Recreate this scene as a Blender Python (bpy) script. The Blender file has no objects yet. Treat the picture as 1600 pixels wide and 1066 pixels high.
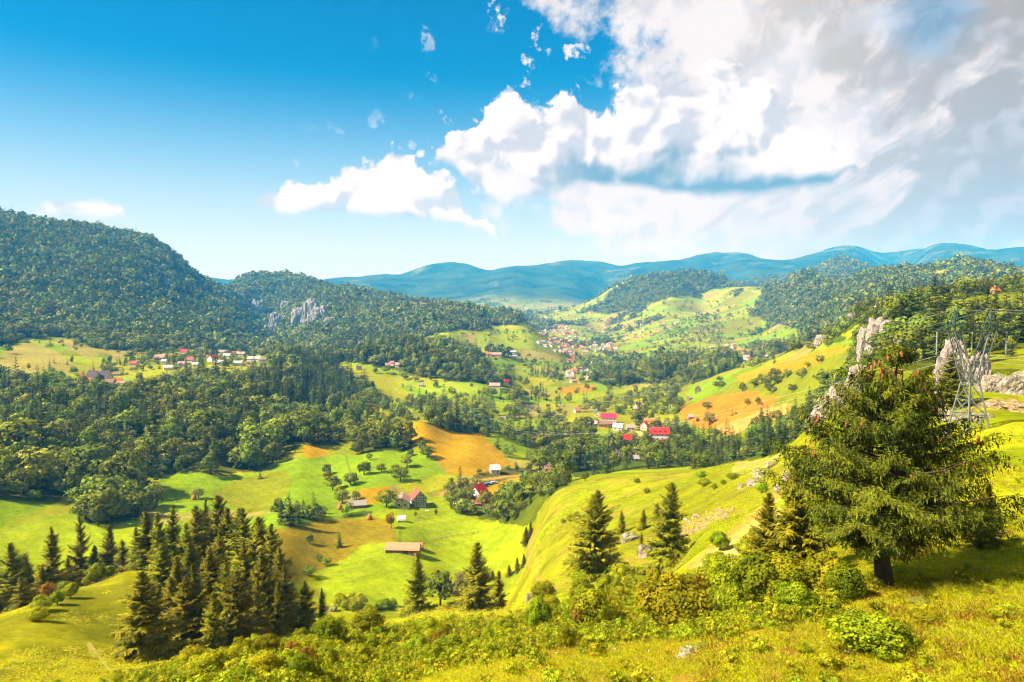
import bpy, math, random
import numpy as np
from mathutils import Vector, Matrix
random.seed(7); RNG = np.random.default_rng(7)
R = math.radians
scene = bpy.context.scene
COL = scene.collection

# ------------------------------------------------------------------ camera
CZ = 150.0                                  # camera height, metres
FPX = 1600 * 24 / 36                        # focal length in photograph pixels
PITCH = math.atan(63 / FPX)
cam_d = bpy.data.cameras.new("camera"); cam_d.lens = 24; cam_d.sensor_width = 36
cam_d.clip_start = 0.2; cam_d.clip_end = 90000
cam = bpy.data.objects.new("camera", cam_d); COL.objects.link(cam)
cam.location = (0, 0, CZ); cam.rotation_euler = (math.pi / 2 - PITCH, 0, 0)
scene.camera = cam

# ------------------------------------------------------------------ exposure and engine
scene.view_settings.view_transform = 'Standard'; scene.view_settings.look = 'None'
scene.view_settings.exposure = 1.52; scene.view_settings.gamma = 1
scene.render.engine = 'CYCLES'
cy = scene.cycles
cy.use_denoising = True; cy.pixel_filter_type = 'BLACKMAN_HARRIS'; cy.filter_width = 1.1; cy.max_bounces = 6; cy.diffuse_bounces = 2; cy.glossy_bounces = 1
cy.transmission_bounces = 2; cy.transparent_max_bounces = 6; cy.volume_bounces = 0
cy.use_adaptive_sampling = True; cy.adaptive_threshold = 0.02
cy.caustics_reflective = False; cy.caustics_refractive = False

# ------------------------------------------------------------------ sun
SUN_EL = R(44); SUN_AZ = R(-104)            # azimuth from +Y (view direction) towards +X: the sun stands at the left, a little behind
sd = Vector((math.sin(SUN_AZ) * math.cos(SUN_EL), math.cos(SUN_AZ) * math.cos(SUN_EL), math.sin(SUN_EL)))
sun_d = bpy.data.lights.new("sun", 'SUN'); sun_d.energy = 5.0; sun_d.angle = R(0.53); sun_d.color = (1, 0.955, 0.88)
sun = bpy.data.objects.new("sun", sun_d); COL.objects.link(sun)
sun.rotation_euler = sd.to_track_quat('Z', 'Y').to_euler(); sun.location = (-300, -100, 600)

# ------------------------------------------------------------------ node helper
class NT:
    def __init__(s, tree): s.t = tree; s.n = tree.nodes; s.l = tree.links
    def node(s, kind, **kw):
        nd = s.n.new(kind)
        for k, v in kw.items(): setattr(nd, k, v)
        return nd
    def put(s, sock, v):
        if isinstance(v, bpy.types.NodeSocket): s.l.new(v, sock)
        elif v is not None: sock.default_value = v
    def m(s, op, a, b=None, c=None, clamp=False):
        nd = s.node('ShaderNodeMath', operation=op); nd.use_clamp = clamp
        s.put(nd.inputs[0], a); s.put(nd.inputs[1], b); s.put(nd.inputs[2], c)
        return nd.outputs[0]
    def vm(s, op, a, b=None, scale=None):
        nd = s.node('ShaderNodeVectorMath', operation=op)
        s.put(nd.inputs[0], a); s.put(nd.inputs[1], b)
        if scale is not None: s.put(nd.inputs['Scale'], scale)
        return nd.outputs[0]
    def ramp(s, x, a, b, lo=0.0, hi=1.0, smooth=True):
        nd = s.node('ShaderNodeMapRange'); nd.interpolation_type = 'SMOOTHSTEP' if smooth else 'LINEAR'
        s.put(nd.inputs[0], x); s.put(nd.inputs[1], a); s.put(nd.inputs[2], b); s.put(nd.inputs[3], lo); s.put(nd.inputs[4], hi)
        return nd.outputs[0]
    def mix(s, f, a, b, mode='MIX'):
        nd = s.node('ShaderNodeMix', data_type='RGBA', blend_type=mode); nd.clamp_factor = True
        s.put(nd.inputs[0], f)
        for sock, v in ((nd.inputs[6], a), (nd.inputs[7], b)):
            s.put(sock, (*v, 1) if isinstance(v, tuple) and len(v) == 3 else v)
        return nd.outputs[2]
    def noise(s, vec, scale, detail=4, rough=0.55, lac=2.0, dist=0.0, out=0, dim='3D'):
        nd = s.node('ShaderNodeTexNoise', noise_dimensions=dim); s.put(nd.inputs['Vector'], vec)
        nd.inputs['Scale'].default_value = scale; nd.inputs['Detail'].default_value = detail
        nd.inputs['Roughness'].default_value = rough; nd.inputs['Lacunarity'].default_value = lac; nd.inputs['Distortion'].default_value = dist
        return nd.outputs[out]
    def curve(s, x, pts, xmin, xmax, ymin, ymax):
        """piecewise curve through pts, x and y in their own units"""
        xx = s.ramp(x, xmin, xmax, 0, 1, smooth=False)
        nd = s.node('ShaderNodeFloatCurve'); c = nd.mapping.curves[0]
        P = sorted(((p[0] - xmin) / (xmax - xmin), (p[1] - ymin) / (ymax - ymin)) for p in pts)
        while len(c.points) < len(P): c.points.new(0.5, 0.5)
        for q, p in zip(c.points, P): q.location = (min(max(p[0], 0), 1), min(max(p[1], 0), 1)); q.handle_type = 'AUTO'
        nd.mapping.use_clip = False; nd.mapping.update(); s.put(nd.inputs['Value'], xx)
        return s.m('MULTIPLY_ADD', nd.outputs[0], ymax - ymin, ymin)

def pixel_angles(px, py):
    x = (px - 800) / FPX; y = (533 - py) / FPX
    dy = math.cos(PITCH) + y * math.sin(PITCH); dz = -math.sin(PITCH) + y * math.cos(PITCH)
    return math.atan2(x, dy), math.atan2(dz, math.hypot(x, dy))

# ------------------------------------------------------------------ sky
def build_world():
    w = bpy.data.worlds.new("World"); scene.world = w; w.use_nodes = True
    N = NT(w.node_tree); N.n.clear()
    out = N.node('ShaderNodeOutputWorld'); bg = N.node('ShaderNodeBackground')
    sky = N.node('ShaderNodeTexSky'); sky.sky_type = 'NISHITA'; sky.sun_disc = False
    sky.sun_elevation = SUN_EL; sky.sun_rotation = SUN_AZ; sky.altitude = 900; sky.air_density = 1.0; sky.dust_density = 1.4; sky.ozone_density = 3.0
    hs = N.node('ShaderNodeHueSaturation'); hs.inputs['Saturation'].default_value = 1.7; hs.inputs['Hue'].default_value = 0.500; hs.inputs['Value'].default_value = SKY_VALUE
    N.put(hs.inputs['Color'], sky.outputs[0])
    tc = N.node('ShaderNodeTexCoord'); d = tc.outputs['Generated']
    sp = N.node('ShaderNodeSeparateXYZ'); N.put(sp.inputs[0], d)
    az = N.m('ARCTAN2', sp.outputs[0], sp.outputs[1]); el = N.m('ARCSINE', sp.outputs[2])
    g = N.m('ADD', sp.outputs[1], 1.02)     # flat chart of the sky about the view direction
    cb = N.node('ShaderNodeCombineXYZ'); N.put(cb.inputs[0], N.m('DIVIDE', sp.outputs[0], N.m('MULTIPLY', g, 0.5))); N.put(cb.inputs[1], N.m('DIVIDE', sp.outputs[2], N.m('MULTIPLY', g, 0.5)))
    c2 = cb.outputs[0]
    # billows: rounded cells at three sizes, sampled again a little towards the sun for relief
    warp = N.noise(c2, 5.0, 3, 0.6, out=1, dim='2D')
    warpf = N.noise(c2, 30.0, 3, 0.6, out=1, dim='2D')
    half = (0.5, 0.5, 0.5)
    dw = N.vm('ADD', c2, N.vm('ADD', N.vm('SCALE', N.vm('SUBTRACT', warp, half), scale=0.07), N.vm('SCALE', N.vm('SUBTRACT', warpf, half), scale=0.016)))
    def cell(v, sc):
        vo = N.node('ShaderNodeTexVoronoi', feature='F1', voronoi_dimensions='2D'); N.put(vo.inputs['Vector'], v); vo.inputs['Scale'].default_value = sc
        return N.m('SUBTRACT', 1.0, vo.outputs['Distance'])
    def bill(v): return N.m('ADD', N.m('MULTIPLY', cell(v, 9.0), 0.55), N.m('ADD', N.m('MULTIPLY', cell(v, 21.0), 0.29), N.m('MULTIPLY', cell(v, 50.0), 0.16)))
    b0, b1 = bill(dw), bill(N.vm('ADD', dw, (-0.014, 0.016, 0)))
    relief = N.m('SUBTRACT', b0, b1)
    fine = N.noise(dw, 34.0, 5, 0.65, dim='2D')
    n1 = N.noise(c2, 9.0, 6, 0.6, dim='2D')
    XA, XB, YA, YB = -0.75, 0.75, -0.06, 0.56
    A = lambda pts: [pixel_angles(*p) for p in pts]
    def edge(pts): return N.curve(az, A(pts), XA, XB, YA, YB)
    col = N.m('MULTIPLY', 1.0, 1.0)
    cur = hs.outputs[0]
    # hazy brightening of the air low above the land
    hz = N.ramp(el, 0.32, 0.0, 0.0, 1.0)
    cur = N.mix(N.m('MULTIPLY', hz, 0.95), cur, SKY_LOW)
    # --- high sheet at the right: its left border as a curve of elevation
    bl = [(el_, az_) for az_, el_ in A([(1700, 600), (1500, 520), (1300, 455), (1050, 418), (860, 385), (760, 345), (735, 300), (770, 240), (850, 195), (930, 160), (955, 110), (905, 60), (850, 20), (840, -20), (830, -60)])]
    border = N.curve(el, bl, -0.06, 0.62, -0.75, 0.75)
    dist = N.m('SUBTRACT', az, border)
    k = N.m('MULTIPLY_ADD', N.m('SUBTRACT', N.noise(c2, 14.0, 5, 0.62, dim='2D'), 0.5), 0.55, dist)
    sheet = N.ramp(k, -0.02, 0.13)
    low = N.ramp(el, 0.02, 0.14)
    sheet = N.m('MULTIPLY', sheet, N.m('MULTIPLY_ADD', low, 0.25, 0.75))
    # streaks fanning from the low left to the upper right
    fan = N.node('ShaderNodeCombineXYZ')
    fu = N.m('SUBTRACT', az, 0.10); fv = N.m('ADD', el, 0.02)
    N.put(fan.inputs[0], N.m('MULTIPLY', N.m('ARCTAN2', fv, fu), 4.2)); N.put(fan.inputs[1], N.m('MULTIPLY', N.m('SQRT', N.m('ADD', N.m('MULTIPLY', fu, fu), N.m('MULTIPLY', fv, fv))), 4.6))
    fw = N.vm('ADD', fan.outputs[0], N.vm('SCALE', warp, scale=0.9))
    st = N.noise(fw, 1.6, 5, 0.56, dim='2D')
    right = N.ramp(az, 0.16, 0.66)
    grey = N.ramp(N.m('ADD', N.m('SUBTRACT', st, 0.5), N.m('MULTIPLY_ADD', right, 0.32, -0.16)), -0.07, 0.13)
    grey = N.m('MULTIPLY', grey, N.m('MULTIPLY_ADD', right, 0.72, 0.28))
    lowright = N.m('MULTIPLY', N.ramp(el, 0.20, 0.05), N.ramp(az, 0.18, 0.6)); grey = N.m('MAXIMUM', grey, N.m('MULTIPLY', lowright, 0.6))
    scol = N.mix(grey, CL_WHITE, CL_GREY)
    scol = N.mix(N.m('MULTIPLY', N.ramp(N.m('ADD', relief, N.m('MULTIPLY', N.m('SUBTRACT', n1, 0.5), 0.8)), 0.04, -0.2), 0.6), scol, CL_SHADE)
    hole = N.ramp(N.m('MULTIPLY_ADD', N.m('SUBTRACT', st, 0.5), 0.06, N.vmdist(d, 1455, 25)), 0.01, 0.07)
    sheet = N.m('MULTIPLY', sheet, N.m('MULTIPLY_ADD', hole, 0.5, 0.5))
    cur = N.mix(sheet, cur, scol)
    # --- cumulus banks: upper and lower outline as curves of azimuth
    def bank(cur, top, bot, base_dark, rough_top=0.10, rough_bot=0.018, soft=0.011, opac=1.0, dark_from=None, lo=0.20, hi=0.66):
        T, B = edge(top), edge(bot)
        bump = N.m('ADD', N.m('SUBTRACT', b0, 0.55), N.m('MULTIPLY', N.m('SUBTRACT', fine, 0.5), 0.7))
        et = N.m('MULTIPLY_ADD', bump, rough_top, N.m('SUBTRACT', T, el))
        eb = N.m('MULTIPLY_ADD', N.m('SUBTRACT', n1, 0.5), rough_bot * 2, N.m('SUBTRACT', el, B))
        mask = N.m('MULTIPLY', N.ramp(et, 0.0, soft), N.ramp(eb, 0.0, soft * 1.6))
        mask = N.m('MULTIPLY', mask, opac)
        h = N.m('DIVIDE', N.m('SUBTRACT', el, B), N.m('MAXIMUM', N.m('SUBTRACT', T, B), 0.004))
        sh = N.m('ADD', N.m('MULTIPLY', relief, 1.7), N.m('MULTIPLY', N.m('SUBTRACT', n1, 0.5), 0.9))
        lit = N.ramp(N.m('ADD', N.m('MULTIPLY', h, 1.5), N.m('MULTIPLY', sh, 0.42)), lo, hi)
        if dark_from is not None:
            lit = N.m('MAXIMUM', lit, N.m('MULTIPLY', N.ramp(az, dark_from[1], dark_from[0]), 0.9))
        body = N.mix(N.ramp(sh, 0.08, -0.30), CL_LIT, CL_SHADE)
        c = N.mix(lit, base_dark, body)
        return N.mix(mask, cur, c)
    z = lambda xs, y: [(x, y) for x in xs]
    # low soft bank under the big one
    cur = bank(cur, z((-100, 300, 700), 470) + [(780, 330), (880, 318), (960, 325), (1000, 350), (1030, 420), (1130, 420), (1160, 356), (1220, 350), (1280, 362), (1310, 430)] + z((1400, 1700), 470),
               z((-100, 300, 700), 470) + [(780, 330), (860, 330), (930, 378), (1000, 384), (1030, 420), (1130, 420), (1160, 372), (1220, 374), (1280, 373), (1310, 430)] + z((1400, 1700), 470), CL_BLUE, 0.03, 0.02, 0.03, 0.75)
    # the big bank
    cur = bank(cur, z((-100, 300, 560), 470) + [(640, 300), (690, 232), (740, 205), (790, 158), (840, 176), (880, 160), (940, 170), (1000, 140), (1060, 112), (1120, 104), (1180, 132), (1240, 170), (1290, 208), (1330, 236), (1380, 300), (1420, 470), (1700, 470)],
               z((-100, 300, 560), 470) + [(640, 300), (690, 262), (740, 300), (800, 318), (860, 322), (900, 298), (960, 296), (1040, 302), (1110, 306), (1180, 310), (1240, 302), (1300, 290), (1330, 268), (1380, 300), (1420, 470), (1700, 470)],
               CL_DARK, dark_from=(0.0, 0.14))
    # the left bank
    cur = bank(cur, z((-100, 100, 300), 470) + [(385, 345), (402, 312), (425, 288), (450, 294), (480, 300), (510, 288), (545, 254), (585, 234), (625, 216), (655, 246), (690, 272), (725, 300), (755, 335), (785, 390), (815, 470), (1200, 470), (1700, 470)],
               z((-100, 100, 300), 470) + [(385, 345), (402, 334), (450, 343), (500, 338), (560, 338), (640, 347), (690, 352), (725, 358), (755, 364), (785, 392), (815, 470), (1200, 470), (1700, 470)],
               CL_BLUE, 0.075, 0.012, 0.010, lo=-0.15, hi=0.3)
    # thin veil over it and the small cloud by the mountain
    cur = bank(cur, z((-150, -60), 470) + [(20, 370), (48, 330), (75, 316), (110, 313), (150, 319), (185, 317), (200, 345), (240, 430)] + z((330, 700, 1200, 1700), 470),
               z((-150, -60), 470) + [(20, 370), (48, 342), (75, 350), (110, 352), (150, 350), (185, 346), (200, 345), (240, 430)] + z((330, 700, 1200, 1700), 470), CL_BLUE, 0.03, 0.010, 0.012, 0.9, lo=-0.3, hi=0.2)
    # scattered shreds in the blue beside the sheet
    shred = N.m('MULTIPLY', N.ramp(N.noise(c2, 22.0, 4, 0.6, dim='2D'), 0.60, 0.70), N.m('MULTIPLY', N.m('MULTIPLY', N.ramp(dist, -0.34, -0.06), N.ramp(dist, 0.08, 0.0)), N.ramp(el, 0.10, 0.2)))
    cur = N.mix(N.m('MULTIPLY', shred, 0.85), cur, CL_LIT)
    N.put(bg.inputs['Color'], cur); bg.inputs['Strength'].default_value = 0.075
    N.l.new(bg.outputs[0], out.inputs[0])
    w.cycles.sampling_method = 'MANUAL'; w.cycles.sample_map_resolution = 256

def _vmdist(self, d, px, py):
    a, e = pixel_angles(px, py)
    v = (math.sin(a) * math.cos(e), math.cos(a) * math.cos(e), math.sin(e))
    nd = self.node('ShaderNodeVectorMath', operation='DISTANCE'); self.put(nd.inputs[0], d); nd.inputs[1].default_value = v
    return nd.outputs['Value']
NT.vmdist = _vmdist
SKY_VALUE = 0.56
SKY_LOW = (4.1, 4.3, 4.4)
CL_WHITE = (4.5, 4.15, 3.95); CL_LIT = (5.0, 4.75, 4.55); CL_SHADE = (3.15, 2.95, 2.95); CL_GREY = (2.1, 1.5, 0.65); CL_BLUE = (2.2, 2.45, 2.9); CL_DARK = (1.0, 0.95, 0.8)
build_world()
# ------------------------------------------------------------------ helpers for meshes, materials, things
def tag(o, label=None, cat=None, group=None, kind=None):
    if label: o['label'] = label
    if cat: o['category'] = cat
    if group: o['group'] = group
    if kind: o['kind'] = kind
    return o
def empty(name, loc=(0, 0, 0), rz=0.0, parent=None):
    o = bpy.data.objects.new(name, None); COL.objects.link(o); o.location = loc; o.rotation_euler = (0, 0, rz); o.parent = parent
    o.empty_display_size = 0.3
    return o
def link(name, me, parent=None, loc=(0, 0, 0), rot=(0, 0, 0), sc=(1, 1, 1)):
    o = bpy.data.objects.new(name, me); COL.objects.link(o); o.parent = parent; o.location = loc; o.rotation_euler = rot
    o.scale = (sc, sc, sc) if isinstance(sc, (int, float)) else sc
    return o
def mesh_np(name, V, Fc, mats=(), smooth=False, normals=None, mi=None, attr=None):
    """V (n,3), Fc (m,k) all faces of the same size"""
    V = np.asarray(V, np.float32); Fc = np.asarray(Fc, np.int32); k = Fc.shape[1]
    me = bpy.data.meshes.new(name)
    me.vertices.add(len(V)); me.vertices.foreach_set('co', V.ravel())
    me.loops.add(Fc.size); me.loops.foreach_set('vertex_index', Fc.ravel())
    me.polygons.add(len(Fc)); me.polygons.foreach_set('loop_start', np.arange(0, Fc.size, k, dtype=np.int32))
    me.polygons.foreach_set('loop_total', np.full(len(Fc), k, np.int32))
    for m_ in mats: me.materials.append(m_)
    if mi is not None: me.polygons.foreach_set('material_index', np.asarray(mi, np.int32))
    me.polygons.foreach_set('use_smooth', np.full(len(Fc), bool(smooth) or normals is not None))
    if attr:
        for an, av in attr.items():
            av = np.asarray(av, np.float32)
            if av.ndim == 1: a = me.attributes.new(an, 'FLOAT', 'POINT'); a.data.foreach_set('value', av)
            else: a = me.attributes.new(an, 'FLOAT_COLOR', 'POINT'); a.data.foreach_set('color', np.c_[av, np.ones(len(av))].astype(np.float32).ravel())
    me.update(calc_edges=True)
    if normals is not None: me.normals_split_custom_set_from_vertices(np.asarray(normals, np.float32))
    return me
class MB:
    """collects boxes, bars and loose polygons into one mesh"""
    def __init__(s): s.v = []; s.f = []; s.mi = []
    def poly(s, pts, m=0):
        b = len(s.v); s.v += [tuple(p) for p in pts]; s.f.append(tuple(range(b, b + len(pts)))); s.mi.append(m)
    def box(s, x0, x1, y0, y1, z0, z1, m=0):
        b = len(s.v)
        s.v += [(x0, y0, z0), (x1, y0, z0), (x1, y1, z0), (x0, y1, z0), (x0, y0, z1), (x1, y0, z1), (x1, y1, z1), (x0, y1, z1)]
        for f in ((0, 3, 2, 1), (4, 5, 6, 7), (0, 1, 5, 4), (1, 2, 6, 5), (2, 3, 7, 6), (3, 0, 4, 7)): s.f.append(tuple(b + i for i in f)); s.mi.append(m)
    def bar(s, a, c, w, m=0, w2=None):
        """four-sided bar from a to c"""
        a, c = Vector(a), Vector(c); d = (c - a).normalized(); up = Vector((0, 0, 1)) if abs(d.z) < 0.9 else Vector((1, 0, 0))
        e = d.cross(up).normalized() * w / 2; g = d.cross(e).normalized() * (w2 or w) / 2; b = len(s.v)
        for p in (a, c):
            for q in (e + g, -e + g, -e - g, e - g): s.v.append(tuple(p + q))
        for f in ((3, 2, 1, 0), (4, 5, 6, 7), (0, 1, 5, 4), (1, 2, 6, 5), (2, 3, 7, 6), (3, 0, 4, 7)): s.f.append(tuple(b + i for i in f)); s.mi.append(m)
    def tube(s, pts, rad, n=6, m=0, cap=True):
        b = len(s.v); P = [Vector(p) for p in pts]; K = len(P)
        rad = rad if hasattr(rad, '__len__') else [rad] * K
        for i, p in enumerate(P):
            d = (P[min(i + 1, K - 1)] - P[max(i - 1, 0)]).normalized(); up = Vector((0, 0, 1)) if abs(d.z) < 0.9 else Vector((1, 0, 0))
            e = d.cross(up).normalized(); g = d.cross(e)
            for j in range(n):
                t = 2 * math.pi * j / n; s.v.append(tuple(p + (e * math.cos(t) + g * math.sin(t)) * rad[i]))
        for i in range(K - 1):
            for j in range(n):
                s.f.append((b + i * n + j, b + i * n + (j + 1) % n, b + (i + 1) * n + (j + 1) % n, b + (i + 1) * n + j)); s.mi.append(m)
        if cap: s.f.append(tuple(b + j for j in range(n))[::-1]); s.f.append(tuple(b + (K - 1) * n + j for j in range(n))); s.mi += [m, m]
    def mesh(s, name, *mats, smooth=False):
        me = bpy.data.meshes.new(name); me.from_pydata(s.v, [], s.f)
        for m_ in mats: me.materials.append(m_)
        me.polygons.foreach_set('material_index', s.mi)
        if smooth: me.polygons.foreach_set('use_smooth', [True] * len(s.f))
        me.update(); return me
    def build(s, name, mat, parent=None, loc=(0, 0, 0), smooth=False):
        return link(name, s.mesh(name, mat, smooth=smooth), parent, loc)

def new_mat(name):
    m = bpy.data.materials.new(name); m.use_nodes = True; N = NT(m.node_tree); N.n.clear()
    out = N.node('ShaderNodeOutputMaterial'); b = N.node('ShaderNodeBsdfPrincipled'); N.l.new(b.outputs[0], out.inputs[0])
    return m, N, b, out
def surf_mat(name, c, var=0.25, scale=1.5, rough=0.85, spec=0.2, bump=0.0, c2=None):
    """weathered plain surface: colour, blotches of a second colour, fine relief"""
    m, N, b, out = new_mat(name)
    g = N.node('ShaderNodeTexCoord').outputs['Object']
    n = N.noise(g, scale, 6, 0.62); n2 = N.noise(g, scale * 7, 4, 0.6)
    f = N.m('MULTIPLY_ADD', N.m('SUBTRACT', n, 0.5), var * 2.4, N.m('MULTIPLY_ADD', N.m('SUBTRACT', n2, 0.5), var, 1.0))
    base = N.mix(N.ramp(n, 0.42, 0.66), c, c2) if c2 else None
    if base is None:
        rgb = N.node('ShaderNodeRGB'); rgb.outputs[0].default_value = (*c, 1); base = rgb.outputs[0]
    col = N.vm('SCALE', base, scale=f)
    N.put(b.inputs['Base Color'], col); b.inputs['Roughness'].default_value = rough; b.inputs['Specular IOR Level'].default_value = spec
    if bump:
        bp = N.node('ShaderNodeBump'); bp.inputs['Strength'].default_value = bump; bp.inputs['Distance'].default_value = 0.1
        N.put(bp.inputs['Height'], n2); N.l.new(bp.outputs[0], b.inputs['Normal'])
    return m
def leaf_mat(name, dark, light, hue_var=0.03, val_var=0.35, trans=0.25, sat=1.0):
    """foliage: tint per clump (attribute), variation per plant (random), part of the light passes through"""
    m, N, b, out = new_mat(name)
    at = N.node('ShaderNodeAttribute', attribute_name='tint'); oi = N.node('ShaderNodeObjectInfo')
    c = N.mix(at.outputs['Fac'], dark, light)
    rnd = oi.outputs['Random']; rnd2 = N.m('FRACT', N.m('MULTIPLY', rnd, 37.7))
    st = N.m('SUBTRACT', N.noise(oi.outputs['Location'], 0.011, 3, 0.6), 0.5)      # stands of one kind grow together
    hs = N.node('ShaderNodeHueSaturation'); N.put(hs.inputs['Color'], c); hs.inputs['Saturation'].default_value = sat
    N.put(hs.inputs['Hue'], N.m('ADD', N.m('MULTIPLY_ADD', N.m('SUBTRACT', rnd, 0.5), hue_var * 2, 0.5), N.m('MULTIPLY', st, 0.07)))
    N.put(hs.inputs['Value'], N.m('ADD', N.m('MULTIPLY_ADD', N.m('SUBTRACT', rnd2, 0.5), val_var * 2, 1.0), N.m('MULTIPLY', st, 0.9)))
    N.put(b.inputs['Base Color'], hs.outputs[0]); b.inputs['Roughness'].default_value = 0.75; b.inputs['Specular IOR Level'].default_value = 0.06
    tr = N.node('ShaderNodeBsdfTranslucent'); N.put(tr.inputs[0], N.mix(1.0, hs.outputs[0], (1.25, 1.15, 0.55), 'MULTIPLY'))
    mx = N.node('ShaderNodeMixShader'); mx.inputs[0].default_value = trans
    N.l.new(b.outputs[0], mx.inputs[1]); N.l.new(tr.outputs[0], mx.inputs[2]); N.l.new(mx.outputs[0], out.inputs[0])
    return m

# ------------------------------------------------------------------ lattice noise
def vnoise(x, y, seed=0):
    xi = np.floor(x).astype(np.int64); yi = np.floor(y).astype(np.int64); fx = x - xi; fy = y - yi
    fx = fx * fx * fx * (fx * (fx * 6 - 15) + 10); fy = fy * fy * fy * (fy * (fy * 6 - 15) + 10)
    def h(a, b):
        n = (a * 374761393 + b * 668265263 + seed * 974634777) & 0xffffffff
        n = ((n ^ (n >> 13)) * 1274126177) & 0xffffffff; n = n ^ (n >> 16)
        return (n & 0xffff) / 65535.0
    a = h(xi, yi) * (1 - fx) + h(xi + 1, yi) * fx; b = h(xi, yi + 1) * (1 - fx) + h(xi + 1, yi + 1) * fx
    return (a * (1 - fy) + b * fy) * 2 - 1
def fbm(x, y, oct=4, seed=0, gain=0.5):
    s = 0; a = 1.0; n = 0
    for o in range(oct):
        s = s + a * vnoise(x * 2 ** o + 17.3 * o, y * 2 ** o - 9.1 * o, seed + o); n += a; a *= gain
    return s / n

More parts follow.
